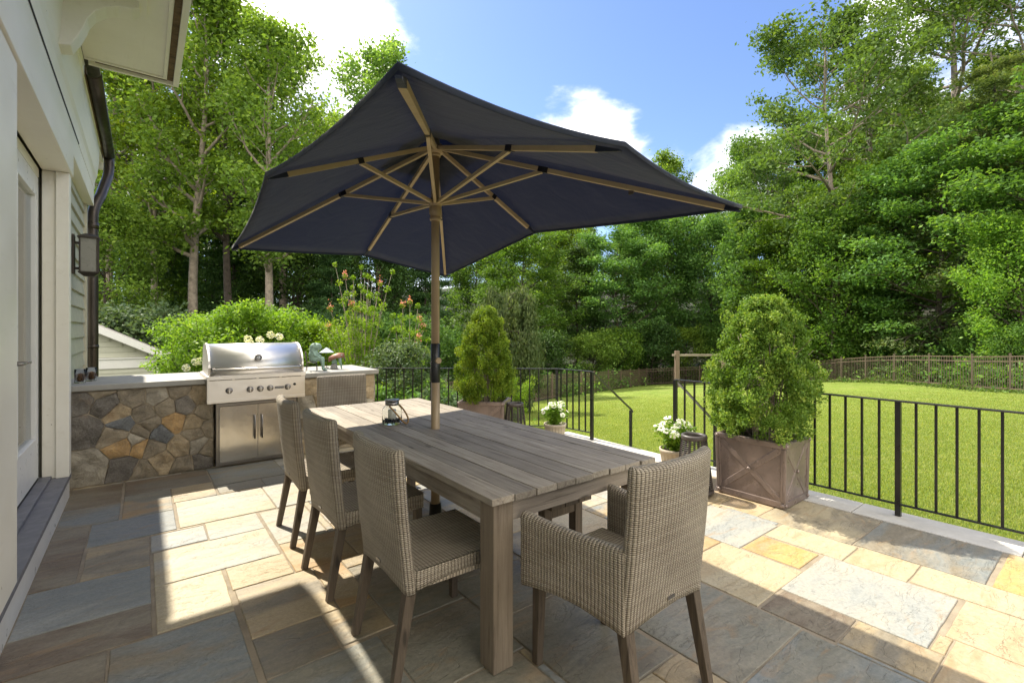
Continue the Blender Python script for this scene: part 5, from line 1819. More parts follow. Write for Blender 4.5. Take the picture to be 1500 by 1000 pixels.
tree('poplar2', 'poplar_tree', 40.75, 31.7, 5.45, 0.72, 'slim tree seen under the right umbrella edge', 'tree', 'trees of the dark wood behind the lawn', None, None, None, 0)
tree('maple', 'broadleaf_tree', 39.69, 22.41, 4.43, 0.9, 'broadleaf tree directly behind the wooden arbour', 'tree', 'trees of the dark wood behind the lawn', None, None, None, 0)
tree('poplar2', 'poplar_tree', 46.98, 24.35, 5.71, 0.8, 'narrow light tree just right of the umbrella tip', 'tree', 'trees of the dark wood behind the lawn', None, None, None, 0)
tree('weeping', 'weeping_tree', 10.24, 13.57, 2.45, 0.72, 'weeping grey-green tree just right of the small box bush', 'tree', 'trees of the dark wood behind the lawn', None, None, None, 0)
tree('bright', 'bright_shrub', 7.47, 10.02, 4.97, 0.38, 'bright green young tree beside the small box bush', 'shrub', 'bright green shrubs', None, None, 1.12, 0)
tree('airy', 'airy_tree', 35.25, 11.93, 2.76, 1.05, 'tall open-crowned tree with a bare trunk, right of the large box bush', 'tree', 'tall trees of the right-hand wood', None, None, None, 0)
tree('oak', 'oak_tree', 48.46, 8.04, 5.8, 1.12, 'huge oak with spreading limbs at the upper right', 'tree', 'tall trees of the right-hand wood', None, None, None, 0)
tree('airy', 'airy_tree', 43.78, 4.08, 5.45, 1.15, 'tall tree at the extreme upper right corner', 'tree', 'tall trees of the right-hand wood', None, 'bark', None, 0)
tree('poplar', 'poplar_tree', 63.35, 14.23, 0.6, 1.05, 'distant tall tree seen between the two big right trees', 'tree', 'tall trees of the right-hand wood', None, None, None, 0)
tree('maple', 'broadleaf_tree', 36.46, 17.32, 0.84, 0.86, 'round broadleaf tree above the large box bush', 'tree', 'tall trees of the right-hand wood', None, None, None, 0)
tree('beech', 'broadleaf_tree', 35.66, 14.15, 1.35, 0.85, 'glossy-leaved layered tree right above the large box bush', 'tree', 'tall trees of the right-hand wood', None, None, None, 0)
tree('maple', 'broadleaf_tree', 40.39, 11.75, 5.99, 0.8, 'bright-sided broadleaf tree under the tall open tree', 'tree', 'tall trees of the right-hand wood', 'leaf_light', None, None, 0)
tree('beech', 'broadleaf_tree', 34.53, 8.7, 2.7, 0.95, 'layered beech-like tree behind the right fence', 'tree', 'tall trees of the right-hand wood', None, None, None, 0)
tree('maple2', 'broadleaf_tree', 31.43, 10.47, 3.89, 0.8, 'dense low tree at the fence right of the large box bush', 'tree', 'tall trees of the right-hand wood', None, None, None, 0)
tree('beech', 'broadleaf_tree', 30.97, 5.76, 1.87, 0.85, 'spreading light-edged tree over the right fence', 'tree', 'tall trees of the right-hand wood', None, None, None, 0)
tree('hemlock', 'hemlock_tree', 30.98, 3.86, 3.14, 0.98, 'feathery drooping hemlock at the right edge', 'tree', 'tall trees of the right-hand wood', None, None, None, 0)
tree('maple', 'broadleaf_tree', 39.8, 8.41, 2.39, 1.0, 'broadleaf tree standing behind the spreading tree at right', 'tree', 'tall trees of the right-hand wood', None, None, None, 0)
tree('maple2', 'broadleaf_tree', 26.89, 2.6, 2.18, 0.52, 'young bright-leaved tree at the right fence end', 'tree', 'tall trees of the right-hand wood', 'leaf_bright', None, None, 0)
tree('maple', 'broadleaf_tree', 43.8, 6.59, 3.63, 1.0, 'dark broadleaf tree below the huge oak', 'tree', 'tall trees of the right-hand wood', None, None, None, 0)
tree('maple', 'broadleaf_tree', 48.79, 17.9, 3.62, 1.0, 'tall broadleaf tree behind the open-crowned tree', 'tree', 'tall trees of the right-hand wood', None, None, None, 0)
tree('maple', 'broadleaf_tree', 54.59, 5.83, 5.61, 1.3, 'tall broadleaf tree deep in the wood at the right edge', 'tree', 'tall trees of the right-hand wood', None, None, None, 0)
tree('beech', 'broadleaf_tree', 29.23, 1.42, 4.23, 0.9, 'leafy tree leaning in from beyond the right frame edge', 'tree', 'tall trees of the right-hand wood', None, None, None, 0)
tree('maple', 'distant_tree', -6.71, 81.02, 5.76, 1.15, 'far dark tree closing the gap deep in the wood', 'tree', 'far trees closing the wood', 'leaf_mid', None, None, 0)
tree('evergreen', 'distant_tree', -3.26, 101.1, 5.31, 1.15, 'far dark tree closing the gap deep in the wood', 'tree', 'far trees closing the wood', 'leaf_dark', None, None, 0)
tree('maple', 'distant_tree', 2.18, 95.63, 6.14, 1.15, 'far dark tree closing the gap deep in the wood', 'tree', 'far trees closing the wood', 'leaf_light', None, None, 0)
tree('beech', 'distant_tree', 7.47, 90.27, 4.16, 1.265, 'far dark tree closing the gap deep in the wood', 'tree', 'far trees closing the wood', 'leaf_mid', None, None, 0)
tree('maple', 'distant_tree', 12.63, 85.02, 1.01, 1.15, 'far dark tree closing the gap deep in the wood', 'tree', 'far trees closing the wood', 'leaf_mid', None, None, 0)
tree('evergreen', 'distant_tree', 17.65, 79.88, 5.34, 1.15, 'far dark tree closing the gap deep in the wood', 'tree', 'far trees closing the wood', 'leaf_dark', None, None, 0)
tree('maple', 'distant_tree', 22.53, 74.85, 5.98, 1.15, 'far dark tree closing the gap deep in the wood', 'tree', 'far trees closing the wood', 'leaf_light', None, None, 0)
tree('beech', 'distant_tree', 27.26, 69.92, 5.61, 1.265, 'far dark tree closing the gap deep in the wood', 'tree', 'far trees closing the wood', 'leaf_mid', None, None, 0)
tree('maple', 'distant_tree', 31.86, 65.11, 3.53, 1.15, 'far dark tree closing the gap deep in the wood', 'tree', 'far trees closing the wood', 'leaf_mid', None, None, 0)
tree('evergreen', 'distant_tree', 36.32, 60.4, 4.43, 0.95, 'far dark tree closing the gap deep in the wood', 'tree', 'far trees closing the wood', 'leaf_dark', None, None, 0)
tree('maple', 'distant_tree', 40.63, 55.8, 1.31, 0.95, 'far dark tree closing the gap deep in the wood', 'tree', 'far trees closing the wood', 'leaf_light', None, None, 0)
tree('beech', 'distant_tree', 44.81, 51.31, 5.16, 1.045, 'far dark tree closing the gap deep in the wood', 'tree', 'far trees closing the wood', 'leaf_mid', None, None, 0)
tree('maple', 'distant_tree', 48.85, 46.92, 3.56, 0.95, 'far dark tree closing the gap deep in the wood', 'tree', 'far trees closing the wood', 'leaf_mid', None, None, 0)
tree('evergreen', 'distant_tree', 52.74, 42.65, 1.77, 0.95, 'far dark tree closing the gap deep in the wood', 'tree', 'far trees closing the wood', 'leaf_dark', None, None, 0)
tree('maple', 'distant_tree', 56.5, 38.48, 0.39, 0.95, 'far dark tree closing the gap deep in the wood', 'tree', 'far trees closing the wood', 'leaf_light', None, None, 0)
tree('beech', 'distant_tree', 60.11, 34.42, 5.29, 1.045, 'far dark tree closing the gap deep in the wood', 'tree', 'far trees closing the wood', 'leaf_mid', None, None, 0)
tree('maple', 'distant_tree', 63.59, 30.47, 6.14, 1.5, 'far dark tree closing the gap deep in the wood', 'tree', 'far trees closing the wood', 'leaf_mid', None, None, 0)
tree('evergreen', 'distant_tree', 66.93, 26.63, 0.55, 1.5, 'far dark tree closing the gap deep in the wood', 'tree', 'far trees closing the wood', 'leaf_dark', None, None, 0)
tree('maple', 'distant_tree', 70.12, 22.9, 4.96, 1.5, 'far dark tree closing the gap deep in the wood', 'tree', 'far trees closing the wood', 'leaf_light', None, None, 0)
tree('beech', 'distant_tree', 73.18, 19.27, 2.54, 1.6500000000000001, 'far dark tree closing the gap deep in the wood', 'tree', 'far trees closing the wood', 'leaf_mid', None, None, 0)
tree('maple', 'distant_tree', 100.59, 20.83, 0.93, 1.5, 'far dark tree closing the gap deep in the wood', 'tree', 'far trees closing the wood', 'leaf_mid', None, None, 0)
tree('evergreen', 'distant_tree', 104.7, 16.39, 1.82, 1.5, 'far dark tree closing the gap deep in the wood', 'tree', 'far trees closing the wood', 'leaf_dark', None, None, 0)
tree('maple', 'distant_tree', 108.67, 12.06, 4.77, 1.5, 'far dark tree closing the gap deep in the wood', 'tree', 'far trees closing the wood', 'leaf_light', None, None, 0)
tree('beech', 'distant_tree', 112.49, 7.84, 5.41, 1.6500000000000001, 'far dark tree closing the gap deep in the wood', 'tree', 'far trees closing the wood', 'leaf_mid', None, None, 0)
tree('maple', 'distant_tree', 116.18, 3.73, 0.27, 1.5, 'far dark tree closing the gap deep in the wood', 'tree', 'far trees closing the wood', 'leaf_mid', None, None, 0)
tree('bright', 'bright_shrub', 1.4, 15.09, 3.81, 0.92, 'bright yellow-green shrub directly behind the grill, left part', 'shrub', 'bright green shrubs', None, None, 1.12, 0)
tree('bright', 'bright_shrub', 2.25, 13.43, 0.28, 0.95, 'bright yellow-green shrub directly behind the grill lid', 'shrub', 'bright green shrubs', None, None, 1.12, 0)
tree('bright', 'bright_shrub', 3.6, 14.28, 4.45, 0.9, 'bright yellow-green shrub right of the grill lid', 'shrub', 'bright green shrubs', None, None, 1.12, 0)
tree('bright', 'bright_shrub', 1.38, 28.0, 2.05, 1.3, 'bright shrub beyond the neighbouring garage roof', 'shrub', 'bright green shrubs', None, None, 1.12, 0)
tree('shrub', 'grey_green_shrub', -0.41, 24.33, 5.46, 1.3, 'large grey-green shrub behind the neighbouring garage', 'shrub', 'shrubs along the edge of the wood', 'leaf_grey', None, None, 0)
tree('shrub', 'grey_green_shrub', 1.32, 26.79, 6.08, 1.3, 'large grey-green shrub left of the bright shrubs', 'shrub', 'shrubs along the edge of the wood', 'leaf_grey', None, None, 0)
tree('shrub', 'grey_green_shrub', 3.11, 24.14, 3.13, 1.15, 'dark shrub between the trunks behind the grill', 'shrub', 'shrubs along the edge of the wood', None, None, None, 0)
tree('shrub', 'green_shrub', 5.0, 21.41, 6.19, 1.15, 'dark shrub behind the crape myrtle on its left', 'shrub', 'shrubs along the edge of the wood', None, None, None, 0)
tree('shrub', 'green_shrub', 6.68, 18.85, 1.92, 1.1, 'dark shrub behind the crape myrtle', 'shrub', 'shrubs along the edge of the wood', 'leaf_dark', None, None, 0)
tree('shrub', 'green_shrub', 7.96, 16.6, 0.48, 1.0, 'dark shrub left of the umbrella pole', 'shrub', 'shrubs along the edge of the wood', None, None, None, 0)
tree('small', 'blue_green_shrub', 4.13, 8.94, 3.72, 0.95, 'blue-green shrub just left of the umbrella pole, behind the railing', 'shrub', 'small garden shrubs', 'leaf_grey', None, None, 0)
tree('small', 'green_shrub', 5.16, 9.66, 0.19, 0.62, 'small green shrub behind the umbrella pole', 'shrub', 'small garden shrubs', 'leaf_bright', None, None, 0)
tree('low', 'low_shrub', 3.64, 8.31, 1.22, 1.1, 'low shrub at the foot of the railing beside the counter end', 'shrub', 'low shrubs behind the railing', None, None, None, 0)
tree('low', 'low_shrub', 4.25, 8.34, 2.53, 1.0, 'low shrub behind the railing left of the umbrella pole', 'shrub', 'low shrubs behind the railing', 'leaf_grey', None, None, 0)
tree('low', 'low_shrub', 5.24, 9.09, 3.78, 0.9, 'low shrub behind the railing right of the umbrella pole', 'shrub', 'low shrubs behind the railing', None, None, None, 0)
tree('low', 'low_shrub', 3.65, 9.31, 0.97, 1.2, 'low bright shrub behind the stone counter end', 'shrub', 'low shrubs behind the railing', 'leaf_bright', None, None, 0)
tree('low', 'low_shrub', -0.2, 12.16, 0.26, 0.95, 'low twiggy shrub before the neighbouring garage', 'shrub', 'low shrubs behind the railing', 'leaf_grey', None, None, 0)
tree('shrub', 'edge_shrub', 14.68, 22.78, 5.38, 1.1, 'shaded shrub left of the weeping tree', 'shrub', 'shrubs along the edge of the wood', 'leaf_mid', None, None, 0)
tree('shrub', 'edge_shrub', 20.36, 23.44, 1.95, 1.1, 'shrub right of the weeping tree', 'shrub', 'shrubs along the edge of the wood', 'leaf_dark', None, None, 0)
tree('shrub', 'edge_shrub', 26.9, 24.71, 5.94, 1.1, 'shrub behind the middle stretch of fence', 'shrub', 'shrubs along the edge of the wood', 'leaf_light', None, None, 0)
tree('shrub', 'edge_shrub', 29.11, 24.26, 5.56, 1.2, 'mounded dark shrub near the far fence corner', 'shrub', 'shrubs along the edge of the wood', 'leaf_mid', None, None, 0)
tree('shrub', 'edge_shrub', 32.04, 23.26, 2.34, 1.3, 'mounded dark shrub left of the wooden arbour', 'shrub', 'shrubs along the edge of the wood', 'leaf_dark', None, None, 0)
tree('shrub', 'edge_shrub', 35.99, 22.74, 2.85, 1.2, 'mounded dark shrub behind the wooden arbour', 'shrub', 'shrubs along the edge of the wood', 'leaf_light', None, None, 0)
tree('shrub', 'edge_shrub', 37.51, 20.3, 3.22, 1.2, 'shrub left behind the large box bush', 'shrub', 'shrubs along the edge of the wood', 'leaf_mid', None, None, 0)
tree('shrub', 'edge_shrub', 37.48, 16.53, 3.99, 1.2, 'shrub hidden half behind the large box bush', 'shrub', 'shrubs along the edge of the wood', 'leaf_dark', None, None, 0)
tree('shrub', 'edge_shrub', 34.55, 12.48, 3.69, 1.1, 'shrub at the fence right of the large box bush', 'shrub', 'shrubs along the edge of the wood', 'leaf_light', None, None, 0)
tree('shrub', 'edge_shrub', 34.71, 10.46, 3.47, 0.7, 'low shrub at the third bay of the right fence', 'shrub', 'shrubs along the edge of the wood', 'leaf_mid', None, None, 0)
tree('shrub', 'edge_shrub', 31.68, 7.11, 3.84, 0.75, 'light shrub behind the right fence, below the spreading tree', 'shrub', 'shrubs along the edge of the wood', 'leaf_oak', None, None, 0)
tree('shrub', 'edge_shrub', 28.52, 3.86, 5.83, 0.62, 'light shrub near the right end of the fence', 'shrub', 'shrubs along the edge of the wood', 'leaf_light', None, None, 0)
tree('shrub', 'edge_shrub', 25.98, 2.16, 3.14, 0.6, 'shrub at the extreme right end of the fence', 'shrub', 'shrubs along the edge of the wood', 'leaf_mid', None, None, 0)

# ------------------------------------------------------------------ clipped box bushes
def box_bush():
    rs = np.random.RandomState(12); rg = random.Random(12)
    mb = MB(5)
    H = 1.22
    C = []
    for i in range(420):
        t = rg.random() ** .85
        z = .06 + (H - .10) * t
        prof_ = (.36 + .10 * math.sin(math.pi * min(1, t * 1.5))) * (1 - max(0, (t - .42) / .58) ** 2.0 * .66)
        a = rg.uniform(0, 2 * math.pi)
        lump = 1 + .20 * mnoise.noise(Vector((math.cos(a) * 1.6, math.sin(a) * 1.6, z * 2.6)))
        r = prof_ * lump * (rg.uniform(.55, 1.0) if i % 4 else rg.uniform(.9, 1.12))
        C.append((r * math.cos(a), r * math.sin(a), z))
    for i in range(34):      # stray shoots
        a = rg.uniform(0, 6.28); t = rg.random()
        C.append((.50 * (1 - .5 * t) * math.cos(a), .56 * (1 - .5 * t) * math.sin(a), .1 + 1.12 * t))
    for i in range(14):
        a = i * .449 + rg.uniform(-.2, .2); r = rg.uniform(.03, .12)
        b = Vector((r * math.cos(a), r * math.sin(a), -.05)); e = Vector((r * 3.2 * math.cos(a), r * 3.2 * math.sin(a), rg.uniform(.6, 1.0)))
        m_ = b.lerp(e, .5) + Vector((rg.uniform(-.05, .05), rg.uniform(-.05, .05), 0))
        mb.tube(bezier([b, m_, e], 6), [.011 - .0012 * k for k in range(7)], 6)
        for _ in range(5):
            s_ = rg.uniform(.3, .9); p = b.lerp(e, s_); q = p + Vector((rg.uniform(-.22, .22), rg.uniform(-.22, .22), rg.uniform(.08, .25)))
            mb.tube([p, q], [.005, .002], 4)
    P = []; Rn = []
    for c in C:
        n = rg.randint(110, 190); rr = rg.uniform(.055, .095)
        g = rs.normal(0, 1, (n, 3)); g /= np.linalg.norm(g, axis=1)[:, None]; g *= (rs.uniform(0, 1, n) ** .4)[:, None] * rr
        g[:, 2] *= .9
        P.append(g + np.array(c)); Rn.append(np.clip(rs.normal(rg.uniform(.2, .75), .18, n), 0, 1))
    P = np.concatenate(P); Rn = np.concatenate(Rn)
    U, V = leaf_axes(rs, len(P), .024, 1.1, .62)
    return mb.mesh('box_stems', [M['bark']]), quad_cloud('box_foliage', P, U, V, Rn, M['leaf_box'])
bs, bf = box_bush()
for lab, loc, rz, s in (('large bright green box bush in the brown planter at the right', (4.25, 1.95, .47), 0, (.87, .87, 1.03)),
                        ('smaller pointed box bush in the back corner planter beyond the table', (3.52, 5.13, .47), 2.0, (.74, .74, 1.03))):
    t = thing('box_bush', lab, 'bush', loc, rz, 'box bushes in planters'); t.scale = s
    a = bpy.data.objects.new('stems', bs); COL.objects.link(a); a.parent = t
    b = bpy.data.objects.new('foliage', bf); COL.objects.link(b); b.parent = t

# ------------------------------------------------------------------ flower pots
def flower_pot(label, plabel, loc, R_, s):
    t = thing('flower_pot', label, 'flower pot', loc, 0, 'ribbed clay flower pots')
    mb = MB()
    n = 60
    def ring(r, z, amp): return [((r + amp * math.cos(a * 20)) * math.cos(a), (r + amp * math.cos(a * 20)) * math.sin(a), z) for a in [2 * math.pi * k / (n * 2) for k in range(n * 2)]]
    mb.loft([ring(.075, 0, 0), ring(.085, .02, .003), ring(.112, .16, .004), ring(.118, .205, .002), ring(.126, .21, 0), ring(.128, .235, 0), ring(.116, .235, 0), ring(.108, .2, 0)], True, False, True)
    mb.obj('pot_body', M['pot'], t)
    mb = MB(); mb.lathe([(.110, .205), (.06, .215), (.0001, .218)], n=20, cap0=False, cap1=False); mb.obj('soil', M['soil'], t)
    p = thing('petunia_plant', plabel, 'flowers', (loc[0], loc[1], loc[2] + .2), 0, 'white petunias in clay pots')
    rs = np.random.RandomState(R_); rg = random.Random(R_)
    mb = MB(R_); P = []; Rn = []
    tips = []
    for k in range(26):
        a = rg.uniform(0, 6.28); r = rg.uniform(.05, .17); z = .05 + .20 * (1 - (r / .22) ** 2) * rg.uniform(.7, 1.1) + .02
        tip = Vector((r * math.cos(a), r * math.sin(a), z)); tips.append(tip)
        pts = bezier([(.02 * math.cos(a), .02 * math.sin(a), 0), (r * .5 * math.cos(a), r * .5 * math.sin(a), z * .8), tip], 5)
        mb.tube(pts, .0022, 4)
        for q in pts[1:]:
            n = 16
            g = rs.normal(0, .020, (n, 3)); P.append(g + np.array(q)); Rn.append(np.clip(rs.normal(.5, .25, n), 0, 1))
    st_ = mb.obj('stems', M['leaf_bright'], p)
    P = np.concatenate(P); U, V = leaf_axes(rs, len(P), .030, 1.0, .5)
    fo = bpy.data.objects.new('foliage', quad_cloud('petunia_leaves', P, U, V, np.concatenate(Rn), M['leaf_bright'])); COL.objects.link(fo); fo.parent = p
    # one blossom, shared by its copies: five broad ruffled petals
    mb = MB(2)
    n = 40
    rr = lambda a, f: .027 * f * (1 + .10 * math.cos(5 * a)) 
    rings = []
    for f, z in ((.08, -.012), (.22, -.004), (.5, .001), (.8, .003), (1.0, .000)):
        rings.append([(rr(a, f) * math.cos(a), rr(a, f) * math.sin(a), z + (.003 * math.sin(10 * a) * f if f > .7 else 0)) for a in [2 * math.pi * k / n for k in range(n)]])
    mb.loft(rings, True, False, True)
    bme = mb.mesh('blossom', [M['petal']])
    for tip in tips:
        o = bpy.data.objects.new('blossom', bme); COL.objects.link(o); o.parent = p
        o.location = tip * 1.04 + Vector((0, 0, .012))
        nrm = Vector((tip.x * 2.2 + rg.uniform(-.15, .15) - .12, tip.y * 2.2 + rg.uniform(-.15, .15) - .12, .35)).normalized()
        o.rotation_euler = nrm.to_track_quat('Z', 'Y').to_euler()
        k = rg.uniform(.75, 1.15); o.scale = (k, k, k)
    p.scale = (s, s, s * .92); t.scale = (s * .92, s * .92, s * .92); p.location.z = loc[2] + .2 * s * .92
flower_pot('ribbed clay flower pot beside the right floor lantern', 'white petunias in the pot beside the right floor lantern, near the steps', (4.14, 2.74, .003), 3, 1.25)
flower_pot('ribbed clay flower pot just beyond the far edge of the table', 'white petunias seen just beyond the far edge of the table', (4.10, 4.42, .003), 9, 1.2)

# ------------------------------------------------------------------ crape myrtles
def myrtle(name, seed, H, spread, nst):
    rg = random.Random(seed); rs = np.random.RandomState(seed)
    mb = MB(seed); P = []; Rn = []; F = []
    for k in range(nst):
        a = rg.uniform(0, 6.28); L = rg.uniform(.6, 1.0)
        e = Vector((spread * L * .8 * math.cos(a) * rg.uniform(.4, 1), spread * L * .8 * math.sin(a) * rg.uniform(.4, 1), H * rg.uniform(.6, 1.0)))
        pts = bezier([(0.05 * math.cos(a), .05 * math.sin(a), 0), (e.x * .2, e.y * .2, e.z * .5), e], 10)
        mb.tube(pts, [.022 * (1 - .85 * i / 10) for i in range(11)], 6)
        for i, q in enumerate(pts):
            if i < 2: continue
            n = int(55 + 70 * (1 - i / 10)); r = .26 * (1.15 - i / 11)
            g = rs.normal(0, 1, (n, 3)); g /= np.linalg.norm(g, axis=1)[:, None]; g *= (rs.uniform(0, 1, n) ** .5)[:, None] * r
            P.append(g + np.array(q)); Rn.append(np.clip(rs.normal(rg.uniform(.3, .8), .2, n), 0, 1))
        if rg.random() < .40:
            F.append(e)
    P = np.concatenate(P); U, V = leaf_axes(rs, len(P), .052, 1.0, .5)
    fl = []
    for e in F:
        n = 55; g = rs.normal(0, 1, (n, 3)) * np.array([.03, .03, .05]); fl.append(g + np.array(e) + np.array([0, 0, .04]))
    fl = np.concatenate(fl); U2, V2 = leaf_axes(rs, len(fl), .030, 1.4, .8)
    return mb.mesh(name + '_stems', [M['bark']]), quad_cloud(name + '_leaves', P, U, V, np.concatenate(Rn), M['leaf_bright']), quad_cloud(name + '_flowers', fl, U2, V2, rs.uniform(0, 1, len(fl)), M['pink_petal'])
def put(meshes, loc, lab, leaf=None, group='crape myrtles in the garden bed'):
    t = thing('crape_myrtle', lab, 'shrub', (loc[0], loc[1], gz(loc[0], loc[1]) - .03), 0, group)
    for n_, m_ in zip(('stems', 'foliage', 'blossoms'), meshes):
        o = bpy.data.objects.new(n_, m_); COL.objects.link(o); o.parent = t
        if leaf and n_ == 'foliage':
            o.material_slots[0].link = 'OBJECT'; o.material_slots[0].material = M[leaf]
mA = myrtle('myrtle', 3, 4.3, 1.35, 26)
mB = myrtle('myrtle_small', 5, 3.1, .75, 10)
put(mA, (3.97, 10.84), 'large crape myrtle with pink flower tips left of the umbrella pole')
put(mB, (4.48, 9.42), 'small crape myrtle with coral flower tips close to the umbrella pole')

# creamy hydrangea heads on the bright shrubs behind the grill
def hydrangea(loc, lab):
    rg = random.Random(int(loc[0] * 100)); rs = np.random.RandomState(7)
    t = thing('hydrangea_flower_cluster', lab, 'flowers', loc, 0, 'creamy flower heads behind the grill')
    P = []
    for k in range(5):
        c = np.array([rg.uniform(-.35, .35), rg.uniform(-.1, .1), rg.uniform(-.14, .14)]); n = 110
        g = rs.normal(0, 1, (n, 3)); g /= np.linalg.norm(g, axis=1)[:, None]; P.append(g * .075 + c)
    P = np.concatenate(P); U, V = leaf_axes(rs, len(P), .035, 1.2, .85)
    o = bpy.data.objects.new('flower_heads', quad_cloud('heads', P, U, V, rs.uniform(0, 1, len(P)), M['petal'])); COL.objects.link(o); o.parent = t
hydrangea((2.05, 11.43, 1.18), 'creamy flower heads just above the grill lid')
hydrangea((0.97, 12.65, .62), 'creamy flower heads left of the grill lid')

# ------------------------------------------------------------------ long garden fence
def garden_fence():
    t = thing('garden_fence', 'long brown metal picket fence round the far side of the lawn', 'fence', (FENCE[0][0], FENCE[0][1], 0))
    o0 = Vector((FENCE[0][0], FENCE[0][1], 0))
    # even bays
    pts = [Vector((x, y, 0)) for x, y in FENCE]
    bays = [pts[0]]
    for a, b in zip(pts, pts[1:]):
        ln = (b - a).length; n = max(1, round(ln / 1.85))
        for i in range(1, n + 1):
            bays.append(a.lerp(b, i / n))
    H_ = 1.25
    pm = MB(); pm.box(-.03, .03, -.03, .03, -.1, H_ + .06); pm.box(-.036, .036, -.036, .036, H_ + .06, H_ + .08)
    pme = pm.mesh('post', [M['fence']])
    for p in bays:
        o = bpy.data.objects.new('post', pme); COL.objects.link(o); o.parent = t
        o.location = (p.x - o0.x, p.y - o0.y, gz(p.x, p.y))
    for a, b in zip(bays, bays[1:]):
        mb = MB()
        A_ = Vector((a.x - o0.x, a.y - o0.y, gz(a.x, a.y))); B_ = Vector((b.x - o0.x, b.y - o0.y, gz(b.x, b.y)))
        for z in (.12, 1.05, 1.22):
            mb.beam(A_ + Vector((0, 0, z)), B_ + Vector((0, 0, z)), .026, .032)
        n = 16
        for i in range(1, n):
            p = A_.lerp(B_, i / n); mb.box(p.x - .009, p.x + .009, p.y - .009, p.y + .009, p.z + .05, p.z + 1.215)
        mb.obj('fence_panel', M['fence'], t)
garden_fence()

# weeds along the fence foot and ivy under the trees: nobody could count them
def cover(name, pts, n, h, size, m, label, rad):
    rs = np.random.RandomState(31)
    P = []
    for (x0, y0), (x1, y1) in zip(pts, pts[1:]):
        ln = math.hypot(x1 - x0, y1 - y0); k = int(n * ln)
        t = rs.uniform(0, 1, k); w_ = rs.normal(0, rad, k)
        nx, ny = (y1 - y0) / ln, -(x1 - x0) / ln
        x = x0 + (x1 - x0) * t + nx * w_; y = y0 + (y1 - y0) * t + ny * w_
        lump = np.array([.35 + 1.3 * max(0, mnoise.noise(Vector((a * .9, b * .9, 3)))) for a, b in zip(x, y)])
        z = np.array([gz(a, b) for a, b in zip(x, y)]) + rs.uniform(0, 1, k) * h * lump
        P.append(np.stack([x, y, z], 1))
    P = np.concatenate(P); U, V = leaf_axes(rs, len(P), size, .9, .55)
    o = bpy.data.objects.new(name, quad_cloud(name, P, U, V, rs.uniform(0, 1, len(P)), M[m])); COL.objects.link(o)
    tag(o, label, 'undergrowth', kind='stuff')
cover('weeds', FENCE[8:], 420, .32, .075, 'leaf_oak', 'pale weeds growing along the foot of the right-hand fence', .22)
back = [(x * 1.13, y * 1.13) for x, y in FENCE[3:]]
cover('undergrowth', back, 1500, 1.9, .17, 'leaf_mid', 'dark leafy undergrowth beyond the fence', .75)
cover('garden_bed_plants', [(-6, 15), (-1, 13), (2.5, 10.5), (4.0, 11.0)], 2600, .8, .07, 'leaf_bright', 'low green bedding plants behind the stone counter', 1.6)

# boulders edging the bed
def boulder(x, y, s, seed, lab):
    mb = MB(seed)
    n = 14
    def fn(u, v):
        a, b = u * 2 * math.pi, (v - .5) * math.pi
        d = Vector((math.cos(a) * math.cos(b), math.sin(a) * math.cos(b), math.sin(b)))
        r = s * (1 + .28 * mnoise.noise(d * 1.5 + Vector((seed, 0, 0))) + .1 * mnoise.noise(d * 4 + Vector((seed, 1, 0))))
        return (d.x * r * 1.4, d.y * r, d.z * r * .65)
    mb.grid(fn, n * 2, n)
    o = mb.obj('boulder', M['boulder']); o.location = (x, y, gz(x, y) + s * .15); o.rotation_euler = (0, 0, seed)
    tag(o, lab, 'boulder', 'boulders edging the garden bed')
boulder(5.97, 9.92, 0.35, 1, 'tan garden boulder right of the umbrella pole')
boulder(6.01, 10.77, 0.3, 2, 'garden boulder behind the umbrella pole')
boulder(5.28, 10.07, 0.32, 3, 'garden boulder left of the umbrella pole')
boulder(7.07, 10.97, 0.3, 4, 'garden boulder hidden partly by the small box bush')

# wooden arbour on the far lawn edge
ab = thing('wooden_arbour', 'weathered two-post wooden arbour frame at the far edge of the lawn', 'arbour', (27.3, 17.9, gz(27.3, 17.9)), R(-37))
mb = MB(1); mb.box(-.13, .13, -.13, .13, -.2, 2.35); mb.obj('post', M['post_wood'], ab, .01)
mb = MB(2); mb.box(2.9, 3.12, -.11, .11, -.2, 2.2); mb.obj('post', M['post_wood'], ab, .01)
mb = MB(3); mb.box(-.3, 3.3, -.07, .07, 2.0, 2.14); mb.obj('beam', M['table_wood_x'], ab, .01)

# ------------------------------------------------------------------ neighbour's garage
ga = thing('neighbouring_garage', 'small pale green garage with a low gabled roof behind the counter', 'garage', (-3.0, 20, -2.2))
mb = MB()
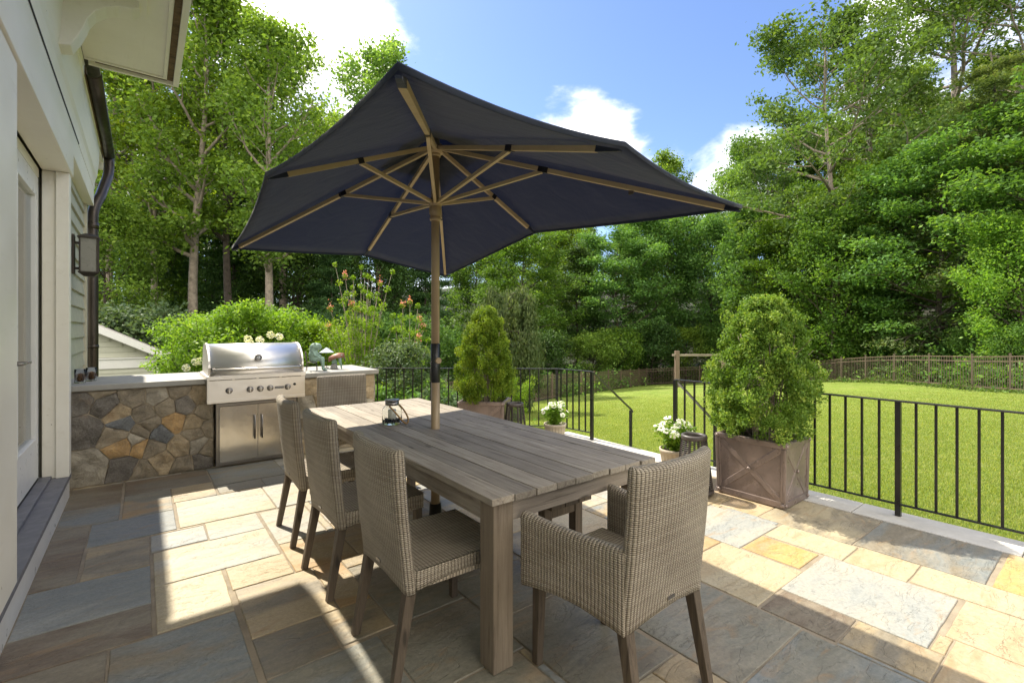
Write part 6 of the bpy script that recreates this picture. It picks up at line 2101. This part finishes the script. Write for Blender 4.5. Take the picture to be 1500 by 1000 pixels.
# gable front wall (faces the patio)
ez, pz, hw_ = 2.78, 4.55, 3.32
mb.loft([[(-hw_, y, 0), (hw_, y, 0), (hw_, y, ez), (0, y, pz), (-hw_, y, ez)] for y in (0, 7)], True, True, False)
mb.obj('wall', M['garage_wall'], ga)
mb = MB()
zz = 0.0
while zz < pz - .1:
    w_ = hw_ if zz + .17 < ez else hw_ * (pz - zz - .17) / (pz - ez)
    if w_ > .1:
        mb.hexa([(-w_, -.032, zz), (w_, -.032, zz), (w_, -.002, zz), (-w_, -.002, zz), (-w_, -.010, zz + .17), (w_, -.010, zz + .17), (w_, -.002, zz + .17), (-w_, -.002, zz + .17)])
    zz += .17
mb.obj('siding', M['garage_wall'], ga)
mb = MB(); mb.box(-hw_ - .05, hw_ + .05, -.06, -.033, ez - .42, ez - .12); mb.box(-hw_ - .08, hw_ + .08, -.10, -.033, ez - .119, ez - .07); mb.obj('band_board', M['white_paint'], ga)
for s_ in (-1, 1):
    mb = MB()
    a = Vector((0, 0, pz + .06)); b = Vector((s_ * (hw_ + .38), 0, ez - .13))
    mb.hexa([(0, -.35, a.z), (b.x, -.35, b.z), (b.x, 7.3, b.z), (0, 7.3, a.z), (0, -.35, a.z + .12), (b.x, -.35, b.z + .12), (b.x, 7.3, b.z + .12), (0, 7.3, a.z + .12)] if s_ > 0 else
            [(b.x, -.35, b.z), (-.001, -.35, a.z), (-.001, 7.3, a.z), (b.x, 7.3, b.z), (b.x, -.35, b.z + .12), (-.001, -.35, a.z + .12), (-.001, 7.3, a.z + .12), (b.x, 7.3, b.z + .12)])
    rf = mb.obj('roof', M['roof'], ga)
    mb = MB(); mb.beam((0, -.37, a.z + .02), (b.x, -.37, b.z + .02), .03, .20); mb.obj('rake_board', M['white_paint'], rf)
mb = MB(); mb.tube([(hw_ + .42, -.35, ez - .03), (hw_ + .42, 7.3, ez - .03)], .06, 10); mb.tube([(hw_ + .42, -.3, ez - .05), (hw_ + .42, -.3, ez - .2), (hw_ + .08, -.10, ez - .45), (hw_ + .08, -.10, 0)], .035, 8)
mb.obj('gutter', M['white_paint'], ga)
